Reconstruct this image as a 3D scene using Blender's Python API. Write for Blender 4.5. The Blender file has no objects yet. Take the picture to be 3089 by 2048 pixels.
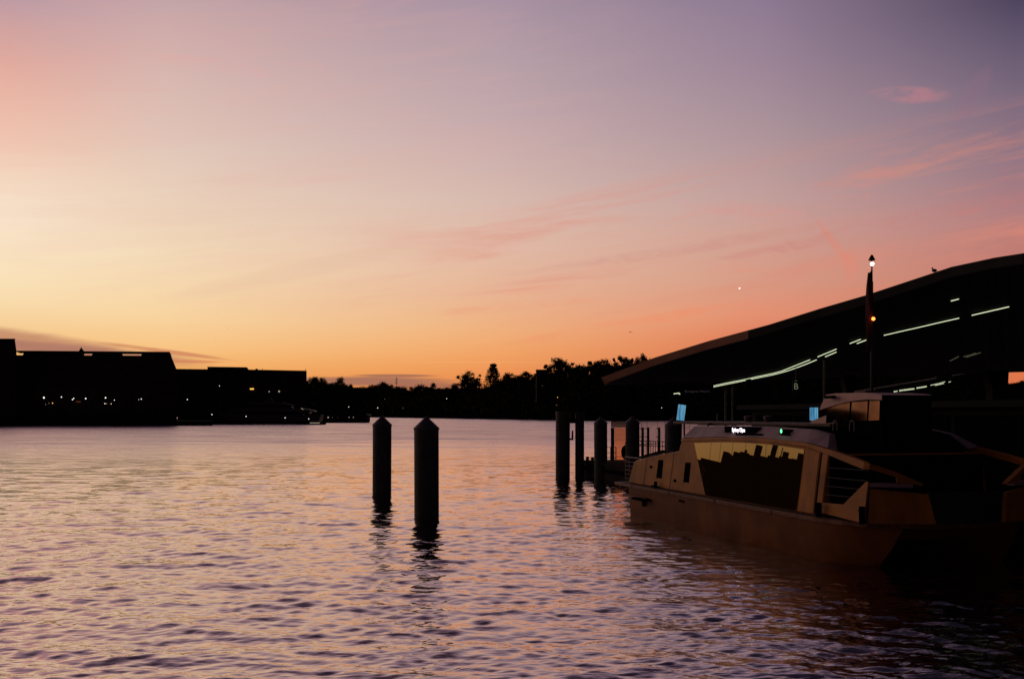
import bpy, bmesh, math, random
import numpy as np
from mathutils import Vector, Matrix, Euler
R = math.radians
scn = bpy.context.scene
COL = scn.collection
F, CX, HY, H = 3003.0, 1544.5, 1252.0, 4.6      # focal length and horizon in photo pixels, eye height in metres

# ------------------------------------------------------------------ camera
cd = bpy.data.cameras.new('camera'); cam = bpy.data.objects.new('camera', cd); COL.objects.link(cam)
cam.location = (0, 0, H); cam.rotation_euler = (R(90), 0, 0)
cd.sensor_width = 36.0; cd.lens = 36.0 * F / 3089.0
cd.shift_y = (HY - 1024.0) / 3089.0
cd.clip_start = 0.1; cd.clip_end = 30000
scn.camera = cam
scn.view_settings.view_transform = 'Standard'; scn.view_settings.look = 'None'
scn.view_settings.exposure = 0.0; scn.view_settings.gamma = 1.0

# ------------------------------------------------------------------ sky
def lin(c):
    return tuple((x/255/12.92 if x/255 <= 0.04045 else ((x/255+0.055)/1.055)**2.4) for x in c)
world = bpy.data.worlds.new("World"); scn.world = world; world.use_nodes = True
NT = world.node_tree; N = NT.nodes; L = NT.links
N.clear()
def nd(t, **k):
    n = N.new(t)
    for a, b in k.items(): setattr(n, a, b)
    return n
def wire(x, s):
    if isinstance(x, (int, float)): s.default_value = x
    elif isinstance(x, tuple): s.default_value = x
    else: L.new(x, s)
def mth(op, a, b=0.0, c=None, clamp=False):
    n = nd('ShaderNodeMath', operation=op, use_clamp=clamp)
    wire(a, n.inputs[0]); wire(b, n.inputs[1])
    if c is not None: wire(c, n.inputs[2])
    return n.outputs[0]
def mixc(f, a, b, mode='MIX'):
    n = nd('ShaderNodeMixRGB', blend_type=mode)
    wire(f, n.inputs[0]); wire(a, n.inputs[1]); wire(b, n.inputs[2])
    return n.outputs[0]
def mrange(x, a, b, smooth=True):
    n = nd('ShaderNodeMapRange', interpolation_type='SMOOTHSTEP' if smooth else 'LINEAR')
    wire(x, n.inputs[0]); n.inputs[1].default_value = a; n.inputs[2].default_value = b
    return n.outputs[0]
tc = nd('ShaderNodeTexCoord')
sep = nd('ShaderNodeSeparateXYZ'); L.new(tc.outputs['Generated'], sep.inputs[0])
sx, sy, sz = sep.outputs
elev = mth('MULTIPLY', mth('ARCSINE', sz), 57.29578)
azim = mth('MULTIPLY', mth('ARCTAN2', sx, sy), 57.29578)
def elev_of(v, u): return math.degrees(math.atan((HY - v)/F/math.hypot(1, (u-CX)/F)))
def column(u, pts, top):
    cr = nd('ShaderNodeValToRGB'); e = cr.color_ramp
    pts = sorted([(max(0, elev_of(v, u))/90, c) for v, c in pts])
    pts += [(p/90, c) for p, c in top]
    e.elements[0].position = pts[0][0]; e.elements[0].color = (*lin(pts[0][1]), 1)
    e.elements[1].position = pts[-1][0]; e.elements[1].color = (*lin(pts[-1][1]), 1)
    for p, c in pts[1:-1]:
        q = e.elements.new(p); q.color = (*lin(c), 1)
    L.new(mth('DIVIDE', elev, 90.0), cr.inputs[0])
    return cr.outputs[0]
TOP = [(27, (150, 126, 144)), (37, (70, 55, 74)), (55, (44, 36, 56)), (80, (38, 34, 54))]
cols = [
 (-26.8, column(30, [(0,(192,156,165)),(100,(211,164,161)),(200,(228,172,160)),(320,(238,188,170)),(450,(243,204,182)),(650,(249,229,205)),(800,(250,229,192)),(900,(248,221,176)),(1000,(243,203,145)),(1080,(238,182,110)),(1200,(228,160,90))], TOP)),
 (-19.2, column(500, [(0,(196,166,170)),(200,(216,182,176)),(400,(225,198,186)),(600,(236,212,190)),(800,(245,220,184)),(950,(247,213,162)),(1050,(246,196,132)),(1120,(240,174,98)),(1200,(225,140,75))], TOP)),
 (-0.8, column(1500, [(0,(170,148,164)),(200,(186,162,170)),(400,(200,173,175)),(600,(217,187,176)),(750,(227,188,168)),(900,(234,180,146)),(1000,(241,177,124)),(1060,(243,165,102)),(1130,(238,146,84)),(1200,(220,125,70))], TOP)),
 (14.2, column(2300, [(0,(142,122,147)),(200,(158,134,152)),(400,(175,149,156)),(600,(197,160,156)),(700,(208,160,148)),(850,(216,155,133)),(950,(228,144,113)),(1020,(226,124,92)),(1150,(205,105,75))], [(30,(62,50,70)),(45,(36,30,46)),(80,(36,33,54))])),
 (26.8, column(3060, [(0,(78,68,94)),(100,(96,84,109)),(300,(126,107,127)),(500,(152,120,132)),(650,(180,127,128)),(750,(192,124,116)),(900,(205,120,100)),(1140,(226,120,76)),(1200,(200,100,65))], [(26,(30,25,38)),(50,(24,21,34)),(80,(32,30,50))])),
]
c = cols[0][1]
for i in range(1, 5):
    c = mixc(mrange(azim, cols[i-1][0], cols[i][0], False), c, cols[i][1])
# the quarter of the sky away from the afterglow is night blue
back = mth('MAXIMUM', mrange(azim, 27.5, 38), mrange(mth('MULTIPLY', azim, -1.0), 62, 105))
backcol = nd('ShaderNodeValToRGB'); be = backcol.color_ramp
be.elements[0].color = (*lin((13, 11, 18)), 1); be.elements[1].position = .9; be.elements[1].color = (*lin((28, 26, 42)), 1)
L.new(mth('DIVIDE', elev, 90.0), backcol.inputs[0])
c = mixc(mth('MULTIPLY', back, mrange(mth('MULTIPLY', elev, -1.0), -80, -50)), c, backcol.outputs[0])
# ---- thin cloud streaks (functions of direction only)
def noise(vec, scale, detail=4, rough=.5, dist=0.0):
    n = nd('ShaderNodeTexNoise', noise_dimensions='3D')
    n.inputs['Scale'].default_value = scale; n.inputs['Detail'].default_value = detail
    n.inputs['Roughness'].default_value = rough; n.inputs['Distortion'].default_value = dist
    L.new(vec, n.inputs['Vector']); return n.outputs['Fac']
def comb(x, y, z=0.0):
    n = nd('ShaderNodeCombineXYZ'); wire(x, n.inputs[0]); wire(y, n.inputs[1]); wire(z, n.inputs[2]); return n.outputs[0]
# streak coordinates: clouds rise gently towards the right
tilt = mth('SUBTRACT', elev, mth('MULTIPLY', azim, 0.13))
v1 = comb(mth('MULTIPLY', azim, 0.045), mth('MULTIPLY', tilt, 0.42), 3.1)
v2 = comb(mth('MULTIPLY', azim, 0.11), mth('MULTIPLY', tilt, 0.75), 9.7)
n1 = noise(v1, 1.0, 8, .66, .5); n2 = noise(v2, 1.0, 8, .68, .6)
def window(x, a, b, c_, d):
    return mth('MULTIPLY', mrange(x, a, b), mth('SUBTRACT', 1.0, mrange(x, c_, d)))
n3 = noise(comb(mth('MULTIPLY', azim, .30), mth('MULTIPLY', tilt, .9), 5.5), 1.0, 8, .7, .8)
st = mrange(n1, .50, .70)
zone = mth('MULTIPLY', window(tilt, 3.5, 6, 10.5, 13), window(azim, -12, 3, 40, 60))
c = mixc(mth('MULTIPLY', mth('MULTIPLY', st, zone), .6), c, (*lin((222, 140, 120)), 1))
st2 = mrange(n2, .52, .72)
c = mixc(mth('MULTIPLY', mth('MULTIPLY', st2, mth('MULTIPLY', window(tilt, 2, 4, 9, 13), window(azim, -8, 4, 40, 60))), .26), c, (*lin((240, 138, 108)), 1))
# faint wide veil over the whole glow
c = mixc(mth('MULTIPLY', mrange(n1, .42, .62), mth('MULTIPLY', window(elev, 3, 8, 30, 50), mth('MULTIPLY', mrange(mth('MULTIPLY', azim, -1.0), -12, 4), .12))), c, (*lin((232, 172, 160)), 1))
c = mixc(mth('MULTIPLY', mrange(n2, .50, .72), mth('MULTIPLY', mth('MULTIPLY', window(tilt, 12, 16, 26, 36), mrange(mth('MULTIPLY', azim, -1.0), -8, 8)), .16)), c, (*lin((232, 164, 158)), 1))
def blob(a0, e0, ra, re, slope, col, amt, curve=0.0, nz=.5):
    da = mth('SUBTRACT', azim, a0)
    de = mth('SUBTRACT', mth('SUBTRACT', elev, e0), mth('MULTIPLY', da, slope))
    if curve: de = mth('SUBTRACT', de, mth('MULTIPLY', mth('MULTIPLY', da, da), curve))
    q = mth('ADD', mth('POWER', mth('ABSOLUTE', mth('DIVIDE', da, ra)), 2.0), mth('POWER', mth('ABSOLUTE', mth('DIVIDE', de, re)), 2.0))
    q = mth('ADD', q, mth('MULTIPLY', mth('SUBTRACT', n2, .5), nz*5))
    m = mth('MULTIPLY', mth('SUBTRACT', 1.0, mrange(q, .1, 1.15)), amt)
    if nz >= .5: m = mth('MULTIPLY', m, mrange(n3, .36, .66))
    return m, (*lin(col), 1)
def az_of(u): return math.degrees(math.atan((u-CX)/F))
def add_blob(u, v, du, dv, slope, col, amt, **k):
    global c
    a = az_of(u); e = elev_of(v, u)
    m, cc = blob(a, e, du/52.4, dv/52.4, slope, col, amt, **k)
    c = mixc(m, c, cc)
add_blob(60, 1030, 520, 34, -.115, (172, 110, 98), .7, nz=.22)       # dark bar over the left sheds
add_blob(130, 1050, 420, 20, -.06, (150, 104, 102), .6, nz=.22)
add_blob(500, 1060, 200, 8, -.12, (196, 120, 92), .75, nz=.2)
add_blob(560, 1090, 120, 6, 0, (205, 125, 90), .7, nz=.2)
add_blob(1110, 1150, 300, 16, 0, (150, 104, 92), .85, nz=.18)         # low grey bank on the skyline
add_blob(1190, 1133, 140, 5, 0, (148, 100, 88), .8, nz=.2)
add_blob(1290, 1165, 180, 12, 0, (158, 104, 90), .8, nz=.2)
add_blob(2740, 285, 130, 26, -.15, (200, 130, 138), .55, nz=.5)      # pink puffs high on the right
add_blob(2930, 300, 60, 60, 1.2, (150, 108, 130), .35, nz=.5)
add_blob(2250, 635, 190, 22, -.1, (222, 148, 138), .45, nz=.6)
add_blob(2520, 740, 58, 22, -1.3, (228, 132, 112), .35, nz=.35)       # bright curl above the roof
add_blob(2565, 800, 26, 60, 0, (228, 136, 112), .3, nz=.35)
add_blob(1560, 925, 260, 16, .08, (236, 152, 120), .5, nz=.6)
add_blob(2100, 745, 560, 20, .13, (206, 142, 132), .45, nz=.6)
add_blob(2600, 700, 480, 26, .16, (205, 122, 116), .4, nz=.6)
add_blob(1900, 975, 420, 18, .16, (242, 140, 102), .45, nz=.6)
add_blob(660, 200, 180, 22, -.05, (232, 166, 158), .35, nz=.6)
add_blob(900, 820, 420, 34, .24, (226, 184, 158), .25, nz=.35)
add_blob(1450, 1092, 330, 3, 0, (250, 184, 120), .22, nz=.1)
sky = nd('ShaderNodeTexSky', sky_type='NISHITA'); sky.sun_disc = False
sky.sun_elevation = R(0.5); sky.sun_rotation = R(-24); sky.altitude = 10
bg1 = nd('ShaderNodeBackground'); L.new(c, bg1.inputs[0]); bg1.inputs[1].default_value = 0.97
bg2 = nd('ShaderNodeBackground'); L.new(sky.outputs[0], bg2.inputs[0]); bg2.inputs[1].default_value = 0.004
ad = nd('ShaderNodeAddShader'); L.new(bg1.outputs[0], ad.inputs[0]); L.new(bg2.outputs[0], ad.inputs[1])
out = nd('ShaderNodeOutputWorld'); L.new(ad.outputs[0], out.inputs[0])
scn.cycles.max_bounces = 6; scn.cycles.transparent_max_bounces = 8
scn.cycles.sample_clamp_indirect = 6.0

# ------------------------------------------------------------------ helpers
def at(u, v, d): return Vector(((u-CX)/F*d, d, H-(v-HY)/F*d))
def tag(o, label=None, cat=None, group=None, kind=None):
    if label: o['label'] = label
    if cat: o['category'] = cat
    if group: o['group'] = group
    if kind: o['kind'] = kind
    return o
def empty(name, loc=(0, 0, 0), rz=0.0, label=None, cat=None, group=None):
    o = bpy.data.objects.new(name, None); o.location = loc; o.rotation_euler = (0, 0, rz)
    o.empty_display_size = .3; COL.objects.link(o); return tag(o, label, cat, group)
def material(name, base, rough=.6, metal=0.0, var=.25, vscale=2.0, bump=0.0, bscale=20.0, emit=None, estr=0.0, ior=None, coat=0.0, coord='Object', stretch=None, spec=.2):
    m = bpy.data.materials.new(name); m.use_nodes = True
    nt = m.node_tree; b = nt.nodes['Principled BSDF']
    b.inputs['Roughness'].default_value = rough; b.inputs['Metallic'].default_value = metal
    b.inputs['Specular IOR Level'].default_value = spec
    if ior: b.inputs['IOR'].default_value = ior
    if coat: b.inputs['Coat Weight'].default_value = coat; b.inputs['Coat Roughness'].default_value = .08
    t = nt.nodes.new('ShaderNodeTexCoord'); mp = nt.nodes.new('ShaderNodeMapping')
    if stretch: mp.inputs['Scale'].default_value = stretch
    nt.links.new(t.outputs[coord], mp.inputs[0])
    n = nt.nodes.new('ShaderNodeTexNoise'); n.inputs['Scale'].default_value = vscale; n.inputs['Detail'].default_value = 6
    nt.links.new(mp.outputs[0], n.inputs['Vector'])
    cr = nt.nodes.new('ShaderNodeValToRGB')
    cr.color_ramp.elements[0].position = .3; cr.color_ramp.elements[1].position = .7
    cr.color_ramp.elements[0].color = (*[x*(1-var) for x in base], 1)
    cr.color_ramp.elements[1].color = (*[min(1, x*(1+var)) for x in base], 1)
    nt.links.new(n.outputs['Fac'], cr.inputs[0]); nt.links.new(cr.outputs[0], b.inputs['Base Color'])
    if bump:
        n2 = nt.nodes.new('ShaderNodeTexNoise'); n2.inputs['Scale'].default_value = bscale; n2.inputs['Detail'].default_value = 5
        nt.links.new(mp.outputs[0], n2.inputs['Vector'])
        bp = nt.nodes.new('ShaderNodeBump'); bp.inputs['Strength'].default_value = bump; bp.inputs['Distance'].default_value = .02
        nt.links.new(n2.outputs['Fac'], bp.inputs['Height']); nt.links.new(bp.outputs[0], b.inputs['Normal'])
    if emit:
        b.inputs['Emission Color'].default_value = (*emit, 1); b.inputs['Emission Strength'].default_value = estr
    return m
class MB:
    def __init__(s): s.v = []; s.f = []
    def add(s, vs, fs):
        n = len(s.v); s.v += [tuple(q) for q in vs]; s.f += [tuple(i+n for i in q) for q in fs]; return s
    def box(s, a, b):
        (x0, y0, z0), (x1, y1, z1) = a, b
        vs = [(x0,y0,z0),(x1,y0,z0),(x1,y1,z0),(x0,y1,z0),(x0,y0,z1),(x1,y0,z1),(x1,y1,z1),(x0,y1,z1)]
        return s.add(vs, [(0,3,2,1),(4,5,6,7),(0,1,5,4),(1,2,6,5),(2,3,7,6),(3,0,4,7)])
    def loft(s, rings, caps=True, closed=True):
        n = len(rings[0]); vs = [q for r in rings for q in r]; fs = []
        for i in range(len(rings)-1):
            for j in range(n if closed else n-1):
                k = (j+1) % n; fs.append((i*n+j, i*n+k, (i+1)*n+k, (i+1)*n+j))
        if caps and closed:
            fs.append(tuple(range(n-1, -1, -1))); m = (len(rings)-1)*n; fs.append(tuple(range(m, m+n)))
        return s.add(vs, fs)
    def tube(s, p0, p1, r0, r1=None, n=12):
        p0 = Vector(p0); p1 = Vector(p1); r1 = r0 if r1 is None else r1
        d = (p1-p0).normalized(); a = Vector((0, 0, 1)) if abs(d.z) < .9 else Vector((1, 0, 0))
        e1 = d.cross(a).normalized(); e2 = d.cross(e1)
        rings = [[p + e1*(r*math.cos(2*math.pi*i/n)) + e2*(r*math.sin(2*math.pi*i/n)) for i in range(n)] for p, r in ((p0, r0), (p1, r1))]
        return s.loft(rings)
    def path(s, pts, r, n=8):
        for a, b in zip(pts[:-1], pts[1:]): s.tube(a, b, r, r, n)
        return s
    def lathe(s, prof, n=32, c=(0, 0)):
        rings = [[(c[0]+r*math.cos(2*math.pi*i/n), c[1]+r*math.sin(2*math.pi*i/n), z) for i in range(n)] for r, z in prof]
        return s.loft(rings)
    def ball(s, c, r, n=10, m=6, sc=(1, 1, 1)):
        prof = [(r*math.sin(math.pi*k/m), -r*math.cos(math.pi*k/m)) for k in range(m+1)]
        prof[0] = (r*.02, -r); prof[-1] = (r*.02, r)
        rings = [[(c[0]+q*math.cos(2*math.pi*i/n)*sc[0], c[1]+q*math.sin(2*math.pi*i/n)*sc[1], c[2]+z*sc[2]) for i in range(n)] for q, z in prof]
        return s.loft(rings)
    def prism(s, poly, a, b):           # poly of 3-D points offset by vectors a and b
        a = Vector(a); b = Vector(b)
        return s.loft([[Vector(q)+a for q in poly], [Vector(q)+b for q in poly]])
    def beam(s, p0, p1, w, h):
        p0 = Vector(p0); p1 = Vector(p1); d = (p1-p0).normalized()
        e1 = d.cross(Vector((0, 0, 1)));  e1 = e1.normalized() if e1.length > 1e-3 else Vector((1, 0, 0))
        e2 = e1.cross(d).normalized()
        rings = [[p+e1*a*w/2+e2*b*h/2 for a, b in ((-1,-1),(1,-1),(1,1),(-1,1))] for p in (p0, p1)]
        return s.loft(rings)
    def build(s, name, mat, parent=None, smooth=False, bevel=0.0):
        me = bpy.data.meshes.new(name); me.from_pydata([tuple(q) for q in s.v], [], s.f)
        bm = bmesh.new(); bm.from_mesh(me); bmesh.ops.recalc_face_normals(bm, faces=bm.faces)
        bm.to_mesh(me); bm.free(); me.update()
        if mat: me.materials.append(mat)
        o = bpy.data.objects.new(name, me); COL.objects.link(o)
        if parent: o.parent = parent
        if smooth:
            for p in me.polygons: p.use_smooth = True
            md = o.modifiers.new('edges', 'EDGE_SPLIT'); md.split_angle = R(35)
        if bevel:
            md = o.modifiers.new('bevel', 'BEVEL'); md.width = bevel; md.segments = 2; md.limit_method = 'ANGLE'
        return o
def text_mesh(name, body, size, mat, parent, loc, rot, width=1.0, extrude=.004, bold=0.0):
    cu = bpy.data.curves.new(name, 'FONT'); cu.body = body; cu.size = size; cu.extrude = extrude; cu.offset = bold
    cu.align_x = 'CENTER'; cu.align_y = 'CENTER'
    tmp = bpy.data.objects.new('tmp', cu); COL.objects.link(tmp)
    dg = bpy.context.evaluated_depsgraph_get(); me = bpy.data.meshes.new_from_object(tmp.evaluated_get(dg))
    bpy.data.objects.remove(tmp)
    me.name = name; me.materials.clear(); me.materials.append(mat)
    o = bpy.data.objects.new(name, me); COL.objects.link(o); o.parent = parent
    o.location = loc; o.rotation_euler = rot; o.scale = (width, 1, 1); return o
def copy_tree(o, parent=None):
    q = o.copy(); COL.objects.link(q)
    if parent: q.parent = parent
    for ch in [x for x in o.children]: copy_tree(ch, q)
    return q

M = {}
M['pile'] = material('pile_sleeve', (.06, .055, .06), .55, 0, .3, 3, .25, 30)
M['pilecap'] = material('pile_cap', (.09, .08, .085), .5, 0, .2, 4)
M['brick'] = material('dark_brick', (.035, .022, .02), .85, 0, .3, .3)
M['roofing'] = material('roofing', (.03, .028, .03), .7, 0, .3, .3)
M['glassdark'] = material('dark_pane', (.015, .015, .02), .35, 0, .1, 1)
M['bark'] = material('bark', (.07, .05, .04), .9)
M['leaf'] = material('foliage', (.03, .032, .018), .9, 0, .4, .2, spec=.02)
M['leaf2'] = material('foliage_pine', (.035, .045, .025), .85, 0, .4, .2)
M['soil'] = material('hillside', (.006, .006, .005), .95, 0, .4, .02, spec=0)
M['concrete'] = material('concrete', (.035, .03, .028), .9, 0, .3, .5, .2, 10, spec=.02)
M['steel'] = material('dark_steel', (.04, .04, .045), .6, .0, .2, 3)
M['black'] = material('black_paint', (.008, .008, .011), .8, 0, .2, 4, spec=0)
M['lampw'] = material('lamp_white', (.8, .8, .7), .4, emit=lin((255, 250, 235)), estr=1.7)
M['lampy'] = material('lamp_amber', (.8, .5, .2), .4, emit=lin((255, 190, 90)), estr=1.6)
M['lampd'] = material('lamp_dim', (.6, .6, .5), .4, emit=lin((190, 175, 150)), estr=.8)

# ------------------------------------------------------------------ water
def make_water():
    rng = np.random.RandomState(7)
    th = np.concatenate([np.linspace(-180, -34, 60, endpoint=False), np.linspace(-34, 34, 860), np.linspace(34, 180, 61)[1:-1]])
    th = np.radians(th)
    r = [9.0]
    while r[-1] < 9000:
        q = r[-1]; s = .036*(max(q, 13)/17)**1.45 if q < 150 else .036*(150/17)**1.45*(q/150)**2.2
        r.append(q+s)
    r = np.array(r)
    dr = np.gradient(r)
    rr = np.concatenate([[.3, 3.0, 6.0], r]); drr = np.concatenate([[3, 3, 3], dr])
    RR, TT = np.meshgrid(rr, th, indexing='ij')
    X = RR*np.sin(TT); Y = RR*np.cos(TT)
    D = np.repeat(drr[:, None], len(th), 1)
    Z = np.zeros_like(X)
    K = 110
    lam = np.exp(rng.uniform(math.log(.13), math.log(5.5), K))
    for i in range(K):
        l = lam[i]
        spread = .50 if l > .9 else .75
        phi = rng.normal(math.radians(12), spread)
        kx = math.sin(phi); ky = math.cos(phi); k = 2*math.pi/l
        slope = .0175 * (1.2 if l < .6 else 1.0) * (1.0 if l < 1.5 else (1.5/l)**.9)
        a = slope/k*math.sqrt(2)*rng.uniform(.6, 1.3)
        # patches: each train swells and fades over the water
        n = max(.001, 1.0)
        res = np.clip((l/np.maximum(D*abs(ky)+RR*.0014*abs(kx), 1e-4)-2.0)/2.0, 0, 1)
        mod = .65+.35*np.sin(2*math.pi*(X*rng.uniform(-1, 1)+Y*rng.uniform(-1, 1))/(l*7)+rng.uniform(0, 6.28))
        ph = rng.uniform(0, 2*math.pi)
        s = np.sin(k*(kx*X+ky*Y)+ph)
        Z += a*res*mod*s
    Z *= 1.0
    nv = X.size; nr, nt_ = X.shape
    co = np.stack([X, Y, Z], -1).reshape(-1, 3).astype(np.float32)
    idx = np.arange(nv).reshape(nr, nt_)
    a = idx[:-1, :]; b = idx[1:, :]
    a2 = np.roll(a, -1, 1); b2 = np.roll(b, -1, 1)
    f = np.stack([a, b, b2, a2], -1).reshape(-1, 4)
    me = bpy.data.meshes.new('water')
    me.vertices.add(nv); me.vertices.foreach_set('co', co.ravel())
    nf = len(f); me.loops.add(nf*4); me.loops.foreach_set('vertex_index', f[:, ::-1].ravel().astype(np.int32))
    me.polygons.add(nf); me.polygons.foreach_set('loop_start', np.arange(0, nf*4, 4, dtype=np.int32))
    me.polygons.foreach_set('loop_total', np.full(nf, 4, dtype=np.int32))
    me.update(); me.validate()
    me.polygons.foreach_set('use_smooth', np.ones(nf, dtype=bool))
    m = bpy.data.materials.new('harbour_water'); m.use_nodes = True; nt = m.node_tree; nt.nodes.clear()
    om = nt.nodes.new('ShaderNodeOutputMaterial'); mx = nt.nodes.new('ShaderNodeMixShader'); gl = nt.nodes.new('ShaderNodeBsdfGlossy'); df = nt.nodes.new('ShaderNodeBsdfDiffuse'); fr = nt.nodes.new('ShaderNodeLayerWeight')
    gl.inputs['Color'].default_value = (1, .885, .865, 1); gl.inputs['Roughness'].default_value = .0
    df.inputs['Color'].default_value = (.006, .006, .010, 1); fr.inputs['Blend'].default_value = .5
    pw = nt.nodes.new('ShaderNodeMath'); pw.operation = 'POWER'; pw.inputs[1].default_value = 4.0; nt.links.new(fr.outputs['Facing'], pw.inputs[0])
    fm = nt.nodes.new('ShaderNodeMapRange'); fm.inputs[3].default_value = .42; fm.inputs[4].default_value = 1.0; nt.links.new(pw.outputs[0], fm.inputs[0])
    nt.links.new(fm.outputs[0], mx.inputs[0]); nt.links.new(df.outputs[0], mx.inputs[1]); nt.links.new(gl.outputs[0], mx.inputs[2]); nt.links.new(mx.outputs[0], om.inputs[0])
    g = nt.nodes.new('ShaderNodeNewGeometry')
    # chop that is too fine for the mesh far out is carried by the bump there
    ln = nt.nodes.new('ShaderNodeVectorMath'); ln.operation = 'LENGTH'; nt.links.new(g.outputs['Position'], ln.inputs[0])
    far = nt.nodes.new('ShaderNodeMapRange'); far.inputs[1].default_value = 60; far.inputs[2].default_value = 260; far.inputs[3].default_value = 1; far.inputs[4].default_value = 4.5
    nt.links.new(ln.outputs['Value'], far.inputs[0])
    rg = nt.nodes.new('ShaderNodeMapRange'); rg.inputs[1].default_value = 50; rg.inputs[2].default_value = 180; rg.inputs[3].default_value = 0; rg.inputs[4].default_value = .34
    nt.links.new(ln.outputs['Value'], rg.inputs[0]); wm = nt.nodes.new('ShaderNodeMapping'); wm.inputs['Scale'].default_value = (.035, .11, 1); nt.links.new(g.outputs['Position'], wm.inputs[0])
    wn = nt.nodes.new('ShaderNodeTexNoise'); wn.inputs['Scale'].default_value = 1.0; wn.inputs['Detail'].default_value = 9; wn.inputs['Roughness'].default_value = .72; nt.links.new(wm.outputs[0], wn.inputs['Vector'])
    wr_ = nt.nodes.new('ShaderNodeMapRange'); wr_.inputs[1].default_value = .3; wr_.inputs[2].default_value = .7; wr_.inputs[3].default_value = .45; wr_.inputs[4].default_value = 1.5; nt.links.new(wn.outputs['Fac'], wr_.inputs[0])
    wx = nt.nodes.new('ShaderNodeMath'); wx.operation = 'MULTIPLY'; nt.links.new(rg.outputs[0], wx.inputs[0]); nt.links.new(wr_.outputs[0], wx.inputs[1])
    nt.links.new(wx.outputs[0], gl.inputs['Roughness'])
    prev = None
    for sc, st, dist, ang, str_ in ((9.0, .6, .009, .2, .5), (1.5, .8, .075, -.15, .20), (.45, 1, .20, .1, .12)):
        mp = nt.nodes.new('ShaderNodeMapping'); mp.inputs['Scale'].default_value = (.42, 1, 1); mp.inputs['Rotation'].default_value = (0, 0, ang)
        nt.links.new(g.outputs['Position'], mp.inputs[0])
        n = nt.nodes.new('ShaderNodeTexNoise'); n.inputs['Scale'].default_value = sc; n.inputs['Detail'].default_value = 2.5; n.inputs['Distortion'].default_value = .4
        nt.links.new(mp.outputs[0], n.inputs['Vector'])
        bp = nt.nodes.new('ShaderNodeBump'); bp.inputs['Strength'].default_value = 1
        bp.inputs['Distance'].default_value = dist*2
        nt.links.new(n.outputs['Fac'], bp.inputs['Height'])
        ml = nt.nodes.new('ShaderNodeMath'); ml.operation = 'MULTIPLY'; ml.inputs[1].default_value = str_
        if sc < 5: nt.links.new(far.outputs[0], ml.inputs[0])
        else: ml.inputs[0].default_value = 1
        nt.links.new(ml.outputs[0], bp.inputs['Strength'])
        if prev: nt.links.new(prev.outputs[0], bp.inputs['Normal'])
        prev = bp
    nt.links.new(prev.outputs[0], gl.inputs['Normal']); nt.links.new(prev.outputs[0], fr.inputs['Normal'])
    me.materials.append(m)
    o = bpy.data.objects.new('water', me); COL.objects.link(o)
    tag(o, 'rippled harbour water reflecting the pink and orange dusk sky', kind='structure')
make_water()

# ------------------------------------------------------------------ far shore: hill, woods, skyline trees
def interp(tab, x):
    if x <= tab[0][0]: return tab[0][1]
    for (a, b), (c_, d) in zip(tab[:-1], tab[1:]):
        if x <= c_: return b+(d-b)*(x-a)/(c_-a)
    return tab[-1][1]
SHORE = [(500, 1257.5), (1115, 1258.4), (1675, 1267.5), (1760, 1269), (3600, 1271)]
RIDGE = [(500, 1168), (930, 1168), (1000, 1172), (1100, 1180), (1200, 1183), (1390, 1184), (1460, 1182), (1520, 1172), (1610, 1158), (1700, 1144), (1800, 1138), (1900, 1128), (2000, 1122), (2200, 1125), (2600, 1130), (3026, 1135), (3040, 1168), (3600, 1175)]
def shore_d(u): return 4.6*F/(interp(SHORE, u)-HY)
rows = []
us = list(range(500, 3601, 20))
for fr, mode in ((1.0, 0), (1.0, 1), (1.03, 2), (1.12, 3), (1.35, 4), (1.6, 5)):
    row = []
    for u in us:
        d0 = shore_d(u); d = d0*fr; vr = interp(RIDGE, u)
        if mode == 0: p = at(u, HY, d); p.z = -1
        elif mode == 1: p = at(u, HY, d); p.z = 1.2
        elif mode == 2: p = at(u, HY, d); p.z = 4
        elif mode == 3: p = at(u, vr, d)
        elif mode == 4: p = at(u, vr+6, d)
        else: p = at(u, HY, d); p.z = -1
        row.append(p)
    rows.append(row)
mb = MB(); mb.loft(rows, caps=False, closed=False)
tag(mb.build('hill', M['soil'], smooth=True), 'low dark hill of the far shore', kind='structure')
rnd = random.Random(4)
def leaf_tri(mb, c, s, rn):
    a = Vector((rn.gauss(0, 1), rn.gauss(0, 1), rn.gauss(0, 1))).normalized(); b = a.orthogonal().normalized(); d = a.cross(b)
    t0 = rn.uniform(0, 6.28); pts = []
    for k in range(4):
        t = t0+k*1.5708+rn.uniform(-.3, .3); q = s*rn.uniform(.6, 1.2)
        pts.append(c+b*(q*math.cos(t))+d*(q*math.sin(t)))
    n = len(mb.v); mb.v += [tuple(q) for q in pts]; mb.f.append((n, n+1, n+2, n+3))
mb = MB()
SKY = [(500,1150),(925,1138),(950,1133),(985,1152),(1020,1150),(1050,1156),(1078,1166),(1100,1162),(1130,1156),(1165,1152),(1185,1162),(1230,1170),(1265,1160),(1290,1163),(1330,1168),(1375,1160),(1395,1165),(1415,1160),(1460,1165),(1500,1150),(1540,1135),(1605,1138),(1640,1120),(1690,1108),(1730,1106),(1760,1098),(1800,1090),(1850,1094),(1870,1090),(1905,1092),(1960,1080),(2100,1080),(2600,1108),(2950,1108),(2966,1160),(2984,1160),(2992,1108),(3026,1110),(3035,1156),(3060,1150),(3089,1147),(3600,1150)]
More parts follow.
